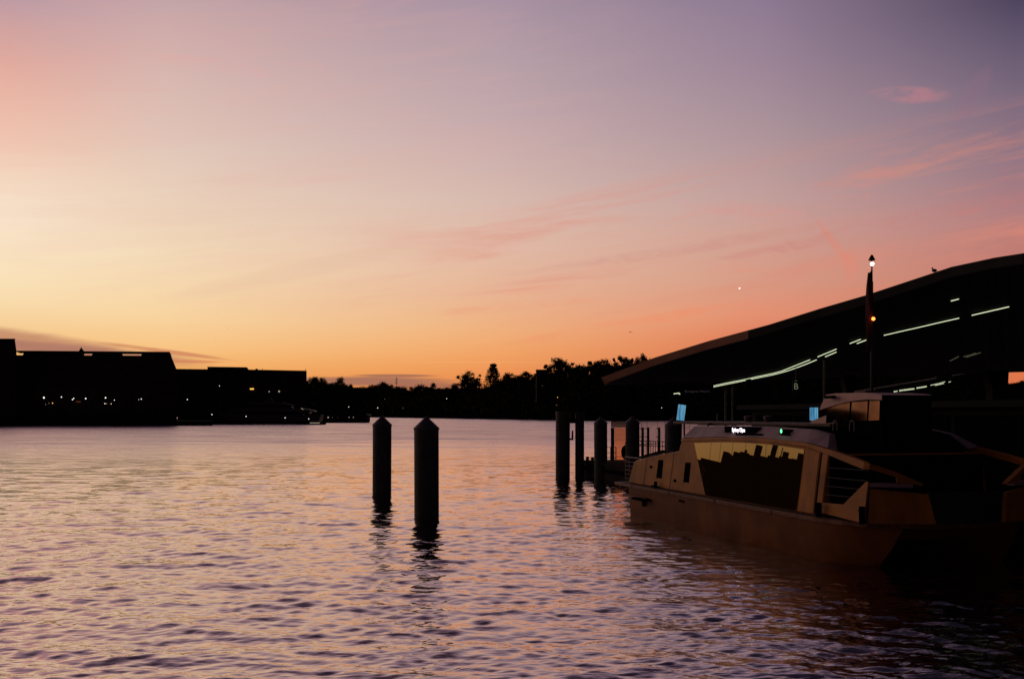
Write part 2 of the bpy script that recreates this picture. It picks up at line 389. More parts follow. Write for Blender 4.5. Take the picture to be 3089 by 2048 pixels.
for i in range(42000):
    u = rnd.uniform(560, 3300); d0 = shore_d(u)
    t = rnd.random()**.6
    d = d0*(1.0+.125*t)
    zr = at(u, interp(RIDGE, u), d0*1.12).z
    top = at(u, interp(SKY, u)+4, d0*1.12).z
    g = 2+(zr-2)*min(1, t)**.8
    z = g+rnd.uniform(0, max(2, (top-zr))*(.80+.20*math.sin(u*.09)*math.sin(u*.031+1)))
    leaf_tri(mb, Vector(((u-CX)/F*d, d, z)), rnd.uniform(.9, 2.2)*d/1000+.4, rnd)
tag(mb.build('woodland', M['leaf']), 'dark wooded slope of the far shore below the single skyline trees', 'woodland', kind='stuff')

def tree_meshes(kind, seed):
    rn = random.Random(seed); cr = MB(); tr = MB()
    if kind == 'gum':      # unit: 1 wide, height ~1 (scaled later)
        tr.tube((0, 0, 0), (.02, 0, .45), .035, .022, 7)
        cl = []
        for k in range(36):
            a = rn.uniform(0, 6.28); q = math.sqrt(rn.random())*.42
            zt = .93-.42*(q/.42)**2.4
            z = zt-rn.random()**1.5*(zt-.3)
            cl.append((q*math.cos(a), q*math.sin(a)*.8, z, rn.uniform(.09, .15)))
        for k in range(4):
            a = rn.choice((0, 3.14))+rn.uniform(-.5, .5); cl.append((.47*math.cos(a), .3*math.sin(a), rn.uniform(.62, .82), .06))
        for x, y, z, s in cl:
            tr.tube((.02, 0, rn.uniform(.3, .45)), (x*.6, y*.6, z-.16), .014, .01, 5); tr.tube((x*.6, y*.6, z-.16), (x, y, z), .01, .005, 5)
            for i in range(120):
                v = Vector((rn.gauss(0, .48), rn.gauss(0, .48), rn.gauss(0, .36)))
                leaf_tri(cr, Vector((x, y, z))+v*s, rn.uniform(.014, .030), rn)
    elif kind == 'bush':
        tr.tube((0, 0, 0), (0, 0, .5), .04, .02, 6)
        for k in range(9):
            a = rn.uniform(0, 6.28); q = rn.uniform(0, .3); z = rn.uniform(.35, .86)*(1-q*.4); s = rn.uniform(.14, .24)
            for i in range(130):
                v = Vector((rn.gauss(0, .5), rn.gauss(0, .5), rn.gauss(0, .45)))
                leaf_tri(cr, Vector((q*math.cos(a), q*math.sin(a), z))+v*s, rn.uniform(.018, .04), rn)
    elif kind == 'pine':
        tr.tube((0, 0, 0), (0, 0, 1.0), .025, .004, 7)
        nt_ = 15
        for k in range(nt_):
            z = .16+.82*k/nt_; w = .36*(1-(z-.12)/.9)**.8+.015
            for j in range(8):
                a = j*.785+k*.4+rn.uniform(-.2, .2); L_ = w*rn.uniform(.75, 1.12)
                e = Vector((L_*math.cos(a), L_*math.sin(a), z+.035*rn.random()))
                tr.tube((0, 0, z-.01), e, .006, .003, 4)
                for i in range(70):
                    t = rn.uniform(.15, 1.03); p = Vector((0, 0, z)).lerp(e, t)
                    leaf_tri(cr, p+Vector((rn.gauss(0, .012), rn.gauss(0, .012), rn.gauss(0, .009))), rn.uniform(.010, .022), rn)
    elif kind == 'thinpine':
        tr.tube((0, 0, 0), (0, 0, 1.0), .02, .006, 6)
        for k in range(6):
            z = .55+.44*k/6; w = .17*(1-(z-.5)/.62)+.01
            for j in range(6):
                a = j*1.05+k*.5; e = Vector((w*math.cos(a), w*math.sin(a), z+.03))
                tr.tube((0, 0, z), e, .008, .005, 4)
                for i in range(14): leaf_tri(cr, Vector((0, 0, z)).lerp(e, rn.uniform(.3, 1.0)), .012, rn)
    return cr, tr
protos = {}
def add_tree(name, kind, u, vtop, vbase, wpx, label, cat, group=None, dk=1.12, seed=0):
    key = (kind, seed)
    d = shore_d(u)*dk
    base = at(u, vbase, d); h = (vbase-vtop)*d/F; w = wpx*d/F
    if key not in protos:
        cr, tr = tree_meshes(kind, seed*7+3)
        root = empty(name, base)
        o1 = cr.build('crown', M['leaf2'] if 'pine' in kind else M['leaf'], root); o2 = tr.build('trunk', M['bark'], root)
        protos[key] = root
    else:
        root = copy_tree(protos[key]); root.name = name
    root.location = base
    root.scale = (w, w, h); root.rotation_euler = (0, 0, rnd.uniform(0, 6.28) if kind != 'gum' else rnd.uniform(-.5, .5))
    for k_ in ('label', 'category', 'group'):
        if k_ in root: del root[k_]
    return tag(root, label, cat, group)
add_tree('gum_tree', 'gum', 1415, 1120, 1190, 72, 'ragged gum tree with a detached flat top tuft, left of the tall cone shaped pine', 'tree', seed=1)
add_tree('gum_tree', 'bush', 1432, 1130, 1188, 60, 'dense round crown just left of the tall cone shaped pine', 'tree', seed=1)
add_tree('norfolk_pine', 'pine', 1488, 1094, 1192, 104, 'tall cone shaped pine standing highest on the middle of the skyline', 'tree', seed=1)
add_tree('norfolk_pine', 'thinpine', 1196, 1137, 1185, 40, 'tiny thin pine with bare tiers poking above the low left part of the far woods', 'tree', seed=1)
add_tree('gum_tree', 'gum', 1540, 1121, 1185, 74, 'low spreading tree just right of the tall cone shaped pine', 'tree', seed=2)
add_tree('gum_tree', 'gum', 1588, 1116, 1175, 62, 'gum tree with two small domes left of the square block', 'tree', seed=3)
add_tree('gum_tree', 'gum', 1686, 1077, 1160, 92, 'broad domed gum tree rising behind the square block', 'tree', seed=4)
add_tree('gum_tree', 'gum', 1745, 1098, 1160, 52, 'small gum tree between the broad domed gum and the three near the canopy', 'tree', seed=5)
add_tree('gum_tree', 'gum', 1816, 1076, 1158, 84, 'leftmost of the three rounded gum trees next to the canopy tip', 'tree', seed=6)
add_tree('gum_tree', 'gum', 1880, 1069, 1150, 62, 'middle one of the three rounded gum trees next to the canopy tip', 'tree', seed=7)
add_tree('gum_tree', 'gum', 1934, 1064, 1150, 60, 'rightmost gum tree, partly behind the sloping edge of the canopy', 'tree', seed=8)
add_tree('bushy_tree', 'bush', 1029, 1136, 1178, 40, 'tall bushy tree standing alone above the low left skyline', 'tree', seed=2)
add_tree('bushy_tree', 'bush', 971, 1135, 1172, 30, 'small round tree beside the end of the long low shed', 'tree', seed=3)
add_tree('bushy_tree', 'bush', 1160, 1144, 1180, 44, 'bushy tree just left of the tiny thin pine', 'tree', seed=1)
add_tree('bushy_tree', 'bush', 1306, 1154, 1182, 34, 'umbrella shaped little tree on the low saddle of the skyline', 'tree', seed=2)
add_tree('bushy_tree', 'bush', 1374, 1152, 1186, 34, 'square topped little tree left of the ragged gum', 'tree', seed=3)
i = 0
for u in list(range(925, 1400, 15))+list(range(1400, 1985, 24))+[3035, 3050, 3062, 3078, 3092]:
    vt = interp(SKY, u)-rnd.uniform(-4, 5)
    for lim, wh_ in ((1015, 'between the lower shed and the tall lone bushy tree'), (1190, 'between the tall lone bushy tree and the tiny thin pine'), (1300, 'between the tiny thin pine and the low saddle'), (1400, 'between the low saddle and the ragged gum'), (1620, 'around the tall cone shaped pine'), (1770, 'between the square block and the three rounded gums'), (2000, 'below the three rounded gums at the canopy tip'), (9999, 'in the strip of sky under the canopy at the right edge')):
        if u < lim: break
    lab_ = 'dark treeline tree '+wh_; grp_ = 'low skyline trees '+wh_
    add_tree('bushy_tree', 'bush', u+rnd.uniform(-5, 5), vt, interp(RIDGE, u)+8, rnd.uniform(24, 42) if u < 1400 else rnd.uniform(44, 70),
             lab_, 'tree', grp_, seed=1+i % 4)
    i += 1

# ------------------------------------------------------------------ buildings of the far shore
def xprism(mb, poly, d, depth):     # poly in photo pixels, placed at distance d with real depth
    pts = [at(u, v, d) for u, v in poly]
    mb.loft([pts, [p+Vector((SHEAR[0]*depth, depth, 0)) for p in pts]])
    return mb
SHEAR = [0.0]
def windows(parent, u0, u1, v0, v1, d, nx, ny, wpx, hpx, mat):
    for i in range(nx):
        for j in range(ny):
            u = u0+(u1-u0)*(i+.5)/nx; v = v0+(v1-v0)*(j+.5)/ny
            a = at(u-wpx/2, v+hpx/2, d); b = at(u+wpx/2, v-hpx/2, d)
            MB().box((a.x, a.y-.12, a.z), (b.x, a.y+.2, b.z)).build('window', mat, parent)
b = empty('apartment_block', (0, 0, 0), 0, 'small square block at the foot of the broad domed gum tree', 'building')
mb = MB(); xprism(mb, [(1618, 1215), (1618, 1116), (1655, 1116), (1655, 1215)], 940, 18); mb.build('wall', M['brick'], b)
mb = MB(); xprism(mb, [(1617, 1116), (1617, 1114.5), (1656, 1114.5), (1656, 1116)], 939, 20); mb.build('roof', M['roofing'], b)
windows(b, 1620, 1653, 1122, 1150, 940, 3, 2, 4, 5, M['glassdark'])
b = empty('apartment_block', (0, 0, 0), 0, 'pale grey block half hidden in the woods left of the square block', 'building')
mb = MB(); xprism(mb, [(1566, 1215), (1566, 1148), (1600, 1148), (1600, 1215)], 925, 14); mb.build('wall', M['concrete'], b)
mb = MB(); xprism(mb, [(1565, 1148), (1565, 1146.5), (1601, 1146.5), (1601, 1148)], 924, 16); mb.build('roof', M['roofing'], b)

# quay on the left
mb = MB()
q = [at(-1500, HY, 430), at(640, HY, 432), at(641, HY, 530), at(905, HY, 530), at(905, HY, 600), at(1100, HY, 600), at(1114, HY, 603), at(1112, HY, 700), at(-1500, HY, 760)]
mb.loft([[Vector((p.x, p.y, -1)) for p in q], [Vector((p.x, p.y, 1.9)) for p in q]])
tag(mb.build('quay', M['concrete']), 'low dark quay under the finger wharf sheds', kind='structure')
# block at the left edge
SHEAR[0] = -.52
b = empty('wharf_block', (0, 0, 0), 0, 'tallest flat roofed block cut by the left edge of the view', 'building')
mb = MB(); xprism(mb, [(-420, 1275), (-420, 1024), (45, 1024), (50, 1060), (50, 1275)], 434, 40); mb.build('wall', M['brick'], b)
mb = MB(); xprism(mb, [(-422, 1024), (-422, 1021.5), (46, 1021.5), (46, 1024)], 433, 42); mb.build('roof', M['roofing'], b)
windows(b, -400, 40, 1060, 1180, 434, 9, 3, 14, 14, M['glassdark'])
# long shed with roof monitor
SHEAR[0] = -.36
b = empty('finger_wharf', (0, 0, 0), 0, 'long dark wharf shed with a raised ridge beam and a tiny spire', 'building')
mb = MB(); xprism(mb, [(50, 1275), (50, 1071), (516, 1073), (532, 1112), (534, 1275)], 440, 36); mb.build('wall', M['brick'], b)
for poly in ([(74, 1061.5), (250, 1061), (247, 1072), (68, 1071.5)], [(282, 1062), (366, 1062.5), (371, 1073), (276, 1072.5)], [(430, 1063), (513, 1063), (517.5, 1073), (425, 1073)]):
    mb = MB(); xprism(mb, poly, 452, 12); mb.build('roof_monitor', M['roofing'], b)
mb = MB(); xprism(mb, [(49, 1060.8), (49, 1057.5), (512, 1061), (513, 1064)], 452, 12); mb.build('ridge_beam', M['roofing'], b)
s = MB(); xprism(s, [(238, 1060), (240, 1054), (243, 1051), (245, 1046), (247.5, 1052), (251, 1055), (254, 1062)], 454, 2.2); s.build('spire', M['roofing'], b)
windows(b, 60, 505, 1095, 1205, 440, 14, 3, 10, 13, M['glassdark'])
# second shed
SHEAR[0] = -.225
b = empty('finger_wharf', (0, 0, 0), 0, 'lower flat wharf shed with a raised box roof, right of the spired one', 'building')
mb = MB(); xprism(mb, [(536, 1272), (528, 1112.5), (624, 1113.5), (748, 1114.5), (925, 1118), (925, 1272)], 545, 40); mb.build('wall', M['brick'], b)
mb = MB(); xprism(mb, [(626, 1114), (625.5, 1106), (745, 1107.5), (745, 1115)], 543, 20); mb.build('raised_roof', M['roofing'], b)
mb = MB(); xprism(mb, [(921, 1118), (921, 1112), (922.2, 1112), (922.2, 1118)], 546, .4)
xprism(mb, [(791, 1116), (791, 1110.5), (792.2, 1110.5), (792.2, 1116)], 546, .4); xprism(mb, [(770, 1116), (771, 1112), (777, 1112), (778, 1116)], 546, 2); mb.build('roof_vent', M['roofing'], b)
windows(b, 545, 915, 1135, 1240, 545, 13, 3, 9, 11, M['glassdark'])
for u, v, w, h, mm in ((760, 1173, 11, 3.5, 'lampy'), (812, 1181, 2.5, 3, 'lampd'), (842, 1180.5, 4, 4.5, 'lampd'), (716, 1178, 6, 3, None), (866, 1161, 14, 2.2, None)):
    if mm is None: continue
    a = at(u-w/2, v+h/2, 544.7); c2 = at(u+w/2, v-h/2, 544.7)
    MB().box((a.x, a.y-.3, a.z), (c2.x, a.y+.1, c2.z)).build('lit_window', M[mm], b)
SHEAR[0] = 0.0
# reeds of the town to the left of the frame: parapet and chimneys that the ferry's glass mirrors
b = empty('parapet_block', (0, 0, 0), 0, 'long waterfront block with stepped parapet and square chimneys, mirrored in the ferry windows', 'building')
def mirror_pt(t):     # line across the left shore, t = 0..1
    return Vector((-183-26*t, 275-37*t, 0))
def wallseg(mb, t0, t1, z0, z1, th=3.0):
    a = mirror_pt(t0); c2 = mirror_pt(t1); nrm = Vector((-.8, .6, 0))*th
    mb.loft([[Vector((p.x, p.y, z0)) for p in (a, c2, c2+nrm, a+nrm)], [Vector((p.x, p.y, z1)) for p in (a, c2, c2+nrm, a+nrm)]])
mb = MB()
for t0, t1, z in ((-.12, .23, 26.3), (.23, .38, 27.1), (.38, .42, 31), (.42, .455, 27.6), (.455, .50, 31.7), (.50, .56, 32.2), (.56, .62, 31.8), (.62, .70, 32.3), (.70, .78, 33), (.78, .87, 33.6), (.87, .94, 33.8), (.94, 1.3, 34.6), (1.3, 1.42, 22), (1.42, 1.52, 33), (1.52, 1.75, 24), (1.75, 1.84, 36), (1.84, 2.6, 25)):
    wallseg(mb, t0, t1, 0, z, 14)
mb.build('wall', M['brick'], b)
for t0, t1, z0, z1 in ((.60, .645, 31, 35.6), (.715, .75, 32, 37.3), (.80, .84, 33, 35.4), (.905, .955, 33, 36), (.787, .79, 33, 36.6), (.53, .545, 32, 33.1)):
    m_ = MB(); wallseg(m_, t0, t1, z0, z1, 1.4); m_.build('chimney', M['brick'], b)

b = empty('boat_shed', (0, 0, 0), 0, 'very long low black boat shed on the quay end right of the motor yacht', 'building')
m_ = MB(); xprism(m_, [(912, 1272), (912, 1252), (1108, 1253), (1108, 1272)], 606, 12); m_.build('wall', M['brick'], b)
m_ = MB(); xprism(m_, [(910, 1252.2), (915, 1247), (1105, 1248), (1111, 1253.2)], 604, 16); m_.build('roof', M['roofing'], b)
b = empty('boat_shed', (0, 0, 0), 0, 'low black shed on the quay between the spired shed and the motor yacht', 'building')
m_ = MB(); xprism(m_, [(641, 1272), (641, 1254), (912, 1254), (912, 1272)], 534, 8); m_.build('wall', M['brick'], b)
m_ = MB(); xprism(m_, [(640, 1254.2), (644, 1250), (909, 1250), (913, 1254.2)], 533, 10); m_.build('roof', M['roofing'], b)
# ------------------------------------------------------------------ quay lamps
def make_lamp():
    root = empty('quay_lamp')
    MB().tube((0, 0, 0), (0, 0, 4.4), .09, .06, 8).build('pole', M['steel'], root)
    MB().lathe([(.02, 4.95), (.34, 4.9), (.36, 4.8), (.1, 4.78)], 12).build('lamp_hood', M['steel'], root)
    g = MB().ball((0, 0, 4.6), .24, 10, 6).build('bulb', M['lampw'], root)
    return root
lamp0 = make_lamp(); used = [False]
def put_lamp(u, v, d, label, group, size=1.0, mat='lampw', ground=1.9):
    p = at(u, v, d)
    root = lamp0 if not used[0] else copy_tree(lamp0)
    used[0] = True
    root.name = 'quay_lamp'
    k = (p.z-ground)/4.6
    root.location = (p.x, p.y, ground); root.scale = (1, 1, max(.3, k))
    for ch in root.children:
        if ch.name.startswith('bulb'):
            sc_ = size*d/430*.65
            if ch.data.users > 1: ch.data = ch.data.copy()
            ch.data.materials[0] = M[mat]; ch.scale = (sc_, sc_, sc_/max(.3, k)); ch.location = (0, 0, 4.6-4.6*sc_/max(.3, k))
        elif ch.name.startswith('lamp_hood'):
            ch.scale = (1, 1, 1/max(.3, k)); ch.location = (0, 0, 4.9-4.9/max(.3, k)+.3/max(.3, k))
    for k_ in ('label', 'category', 'group'):
        if k_ in root: del root[k_]
    tag(root, label, 'lamp', group)
ORD = ['first', 'second', 'third', 'fourth', 'fifth', 'sixth', 'seventh', 'eighth', 'ninth', 'tenth', 'eleventh', 'twelfth', 'thirteenth', 'fourteenth']
def zf(x, y): return x/3.942, 980+y/3.942
up = [(47, 868, 2.2), (135, 850, 1.7), (522, 865, 2.2), (730, 857, 1.4), (862, 887, 1.4), (877, 872, 1.3), (1020, 875, 1.7), (1255, 865, 1.7), (1360, 893, 1.0), (1648, 887, .7), (1680, 880, 1.3), (2228, 886, 1.2)]
for k, (x, y, s) in enumerate(up):
    u, v = zf(x, y); put_lamp(u, v, 436, 'white point of light, %s from the left in the upper row on the left quay' % ORD[k], 'white lamps along the left quay', s)
lo = [(543, 945, .7, 'lampd'), (583, 930, .8, 'lampd'), (625, 930, 1.3, 'lampy'), (1247, 935, 1.2, 'lampw'), (1268, 936, .7, 'lampy'), (1322, 937, .9, 'lampw')]
for k, (x, y, s, mm) in enumerate(lo):
    u, v = zf(x, y); put_lamp(u, v, 433, '%s point of light, %s from the left in the lower row on the left quay' % ({'lampy': 'amber', 'lampw': 'white', 'lampd': 'faint'}[mm], ORD[k]), 'low lamps along the left quay', s, mm)
def zg(x, y): return 500+x/3.695, 1060+y/3.695
mid = [(600, 383, .9, 470, 'high up on the wall of the lower shed'), (515, 702, 1.2, 470, 'near the waterline left of the motor yacht'), (895, 723, 1.2, 492, 'low in front of the motor yacht bow'), (1330, 738, 1.2, 492, 'low in front of the middle of the motor yacht'), (1593, 750, 1.2, 492, 'low in front of the motor yacht stern')]
for k, (x, y, s, d, wh) in enumerate(mid):
    u, v = zg(x, y); put_lamp(u, v, d, 'white point of light '+wh, 'lamps around the motor yacht', s, 'lampw', 1.0 if d < 500 else 1.9)
far = [(1810, 760, 2.0, 602, 'cream'), (2043, 757, 1.2, 602, 'cream'), (2092, 757, 1.2, 602, 'cream'), (1858, 764, .6, 602, 'cream'), (1915, 766, .6, 602, 'cream'), (2040, 618, .9, 620, 'white'), (2362, 628, 1.0, 1900, 'white')]
for k, (x, y, s, d, cc) in enumerate(far):
    u, v = zg(x, y); put_lamp(u, v, d, '%s point of light, %s of those on the low quay right of the motor yacht' % (cc, ORD[k]), 'lamps on the low quay end', s, 'lampd' if cc == 'cream' else 'lampw')
def zh(x, y): return 1100+x/3.942, 1060+y/3.942
wd = [(153, 670, 1.1, 'white light at the foot of the woods, leftmost one'), (455, 675, .8, 'faint light at the foot of the woods above the two pointed piles'), (240, 563, .7, 'faint light halfway up the woods on the left'), (975, 562, 1.1, 'white light halfway up the woods below the low skyline saddle'), (2293, 545, 1.3, 'amber light in the woods just above the thick square topped pile'), (2113, 410, .7, 'tiny light in the woods under the square block'), (2283, 638, .6, 'tiny amber light right above the thick square topped pile')]
for k, (x, y, s, lb) in enumerate(wd):
    u, v = zh(x, y); d = shore_d(u)*.995
    put_lamp(u, v, d, lb, 'lights in the far woods', s*.8, 'lampy' if 'amber' in lb else ('lampd' if ('faint' in lb or 'tiny' in lb) else 'lampw'), 1.5)
put_lamp(1996, 1230, 780, 'small white light on the far shore left of the leaning blue lamp', 'lights in the far woods', .9, 'lampw', 1.5)
# red lit doorway frame on the quay
b = empty('lit_doorway', (0, 0, 0), 0, 'dull orange lit doorway frame on the left quay between the white lamps', 'doorway')
a = at(236, 1211.5, 434)
MB().box((a.x-.9, a.y, a.z-.12), (a.x+.9, a.y+.4, a.z+.12)).build('lintel', material('glow_orange', (.3, .1, .03), .6, emit=lin((150, 70, 30)), estr=.6), b)
MB().box((a.x-.35, a.y, 1.9), (a.x-.2, a.y+.4, a.z-.13)).build('post', M['roofing'], b)

# ------------------------------------------------------------------ motor yacht and its pontoon
M['yacht'] = material('yacht_white', (.08, .062, .075), .5, 0, .05, 1)
yr = empty('motor_yacht', (0, 0, 0), 0, 'large dim white motor yacht with stacked curved decks moored at the quay', 'yacht')
D = 505
def yp(pts, d, dep, name, mat):
    m_ = MB(); xprism(m_, pts, d, dep); return m_.build(name, mat, yr)
yp([(655, 1247), (664, 1244), (760, 1247), (900, 1252), (968, 1250), (962, 1273), (700, 1273), (672, 1262)], D, 8.6, 'hull', M['yacht'])
yp([(682, 1238), (700, 1231), (760, 1229), (850, 1230), (905, 1231), (945, 1238), (950, 1241), (900, 1241.5), (690, 1241)], D+.6, 7.4, 'main_deck_roof', M['yacht'])
yp([(700, 1241), (935, 1241.5), (930, 1248), (700, 1246)], D+1.2, 6.2, 'main_deck_windows', M['glassdark'])
yp([(735, 1218), (765, 1213), (820, 1211.5), (848, 1213), (880, 1221), (884, 1223), (840, 1220), (745, 1220)], D+1.2, 6.2, 'upper_deck_roof', M['yacht'])
yp([(758, 1220), (870, 1221), (880, 1230), (752, 1230)], D+1.8, 5.2, 'upper_deck_windows', M['glassdark'])
yp([(798, 1211.5), (812, 1198), (816, 1198), (824, 1211.5)], D+3.2, 1.4, 'radar_arch', M['yacht'])
m_ = MB(); xprism(m_, [(907, 1231), (909, 1231), (916, 1235), (914, 1235)], D-.3, .3); m_.build('flag_staff', M['lampd'], yr)  # staff glows by itself to read pale at dusk; no lamp here
pn = empty('marina_pontoon', (0, 0, 0), 0, 'low marina pontoon on short piles under the motor yacht', 'pontoon')
m_ = MB(); xprism(m_, [(742, 1271.5), (742, 1274.5), (890, 1275), (890, 1271.5)], 482, 4); m_.build('deck', M['concrete'], pn)
m_ = MB(); xprism(m_, [(636, 1272), (636, 1281.5), (750, 1281), (766, 1276), (766, 1272)], 482, 4); m_.build('float', M['concrete'], pn)
m_ = MB(); xprism(m_, [(640, 1277), (640, 1270.5), (765, 1270.5), (765, 1275.5)], 482.5, .4); m_.build('fender', M['black'], pn)
for u in (797, 817, 849, 860.5):
    a = at(u, 1274, 484); MB().tube((a.x, a.y, -1), (a.x, a.y, a.z), .5 if u in (797, 849) else .36, None, 10).build('pile', M['pile'], pn)
bt = empty('moored_launch', (0, 0, 0), 0, 'low dark launch with a pale deck line beside the marina pontoon', 'boat')
m_ = MB(); xprism(m_, [(887, 1275), (893, 1281), (975, 1281), (981, 1279), (980, 1273.5), (948, 1274), (940, 1270), (905, 1270), (900, 1274)], 478, 3); m_.build('hull', M['black'], bt)
m_ = MB(); xprism(m_, [(935, 1276.2), (935, 1274.6), (964, 1274.6), (964, 1276.2)], 477.8, .15); m_.build('rubbing_strake', M['lampd'], bt)  # pale line glows by itself, though the strake is no lamp

# ------------------------------------------------------------------ birds and evening star
def bird(name, p, s, label, ang=0.0):
    m_ = MB(); prev = None
    root = empty(name, p, ang, label, 'bird', None)
    m_.ball((0, 0, 0), .16*s, 8, 6, (2.4, 1, .8)); m_.ball((.42*s, 0, .03*s), .09*s, 8, 5)
    m_.add([(-.35*s, -.05*s, 0), (-.35*s, .05*s, 0), (-.62*s, .13*s, .0), (-.62*s, -.13*s, 0), (-.6*s, 0, .05*s)], [(0, 1, 2, 3), (0, 1, 4)])
    m_.build('body', M['black'], root, True)
    for sg in (1, -1):
        w = MB(); P = [(0, .05, 0, .17), (-.02, .5, .18*(1 if sg > 0 else .9), .16), (-.1, 1.05, .1 if sg > 0 else -.3, .04)]
        rings = []
        for x, y, z, c_ in P:
            rings.append([(s*(x-c_), s*y*sg, s*z), (s*x, s*y*sg, s*z+.025*s), (s*(x+c_), s*y*sg, s*z), (s*x, s*y*sg, s*z-.02*s)])
        w.loft(rings); w.build('wing', M['black'], root)
    return root
p = at(1901, 1002, 120); bird('flying_bird', p, .30, 'dark bird gliding low above the trees right of centre', R(120))
p = at(686, 990, 260); bird('flying_bird', p, .30, 'tiny distant bird above the lower wharf shed', R(100))
st_ = MB().ball((0, 0, 0), 9.0, 12, 8).build('evening_star', material('starlight', (.8, .8, .8), .5, emit=(1, .97, .92), estr=1.15))
st_.location = at(2231, 870, 9500); tag(st_, 'single bright evening star above the canopy', 'star')

# ------------------------------------------------------------------ mooring piles
def make_pile(rad, top, label, loc, cone=True, seed=0, cat='pile', group=None):
    root = empty('mooring_pile', (loc[0], loc[1], 0), 0, label, cat, group)
    ch = rad*1.0; root.rotation_euler = (R(random.Random(label).uniform(-.35, .35)), R(random.Random(label+'x').uniform(-.3, .3)), 0)
    MB().lathe([(rad, -3.0), (rad, .0), (rad*1.0, .5), (rad, top-ch)], 40).build('shaft', M['pile'], root, True)
    if cone: MB().lathe([(rad*1.04, top-ch-.08), (rad*1.05, top-ch+.02), (rad*.03, top)], 40).build('cap', M['pilecap'], root, True)
    else: MB().lathe([(rad*1.02, top-ch), (rad*1.02, top-ch+.1)], 40).build('cap', M['pilecap'], root, True)
    return root
d1 = 4.6*F/(1490-HY); d2 = 4.6*F/(1560-HY)
make_pile(.545, 4.58, 'slimmer looking pointed pile standing farther out, left of the pair in open water', ((1152-CX)/F*d1, d1))
make_pile(.555, 4.56, 'nearest and largest pointed pile, right of the pair in open water', ((1287-CX)/F*d2, d2))
dd = 74
pc = make_pile(.53, 5.3, 'thick tall straight pile, leftmost of the row at the wharf', ((1697.5-CX)/F*dd, dd), False)
x0 = (1697.5-CX)/F*dd
MB().box((x0+.56, dd-.2, 2.75), (x0+.75, dd+.05, 2.9)).box((x0+.66, dd-.2, 2.9), (x0+.8, dd+.05, 3.5))
bk = MB().box((.5, -.12, 2.75), (.78, .1, 2.87)).box((.66, -.12, 2.87), (.78, .1, 3.45)).build('bracket', M['black'], pc)
make_pile(.335, 5.0, 'thin straight pile right of the thick tall one', ((1748.5-CX)/F*dd, dd), False)
cb = MB().box(((1719-CX)/F*dd, dd-.1, 4.0), ((1735-CX)/F*dd, dd+.25, 4.32)).build('cross_beam', M['black'])
tag(cb, 'short black beam joining the thick and the thin straight pile', 'beam')
dP = 71; make_pile(.47, 4.5, 'pointed pile between the straight piles and the orange screen', ((1812.5-CX)/F*dP, dP))
dP = 70; make_pile(.485, 4.55, 'pointed pile in front of the right end of the orange screen', ((1908.5-CX)/F*dP, dP))
dP = 66; make_pile(.55, 4.5, 'pointed pile just behind the ferry stern roof', ((2031-CX)/F*dP, dP))

# ------------------------------------------------------------------ wharf pontoon
FA = math.atan2(-.9647, .2633)                   # ferry heading; the wharf lies parallel
wf = empty('wharf_pontoon', (4.96, 48.3, 0), FA, 'low dark floating pontoon behind the ferry and the pointed piles', 'pontoon')
MB().box((-25.5, 7.35, -.6), (24, 15.5, 1.05)).build('float', M['concrete'], wf)
MB().box((-25.6, 7.25, 1.054), (24, 15.6, 1.22)).build('deck', M['concrete'], wf)
MB().box((-25.7, 7.2, .55), (24, 7.34, .8)).build('fender', M['black'], wf)
for k in range(2):
    MB().tube((-25.2+k*1.1, 7.6, 1.22), (-25.2+k*1.1, 7.6, 1.5), .12, .12, 10).tube((-25.4+k*1.1, 7.6, 1.42), (-25.0+k*1.1, 7.6, 1.42), .05).build('bollard', M['black'], wf)
# railings, at the water side of the pontoon
def rail_line(root, p0, p1, z0, hs, npost, rp=.035, rr_=.022, mat=None):
    mat = mat or M['steel']
    for h in hs:
        MB().tube((p0[0], p0[1], z0+h), (p1[0], p1[1], z0+h), rr_, rr_, 6).build('rail', mat, root)
    for k in range(npost):
        t = k/(npost-1); x = p0[0]+(p1[0]-p0[0])*t; y = p0[1]+(p1[1]-p0[1])*t
        MB().tube((x, y, z0), (x, y, z0+max(hs)), rp, rp, 6).build('post', mat, root)
r1 = empty('railing', (0, 0, 0), 0, 'three bar railing left of the orange screen', 'railing')
a = at(1826, 1390, 72.5); c2 = at(1858, 1390, 72.5)
rail_line(r1, (a.x, a.y), (c2.x, c2.y), 1.22, (.25, .65, 1.05), 3)
r2 = empty('railing', (0, 0, 0), 0, 'baluster railing between the two right pointed piles', 'railing')
a = at(1928, 1390, 69.5); c2 = at(2006, 1380, 67.5)
rail_line(r2, (a.x, a.y), (c2.x, c2.y), 1.5, (.2, .98, 1.3), 12, .024, .03)
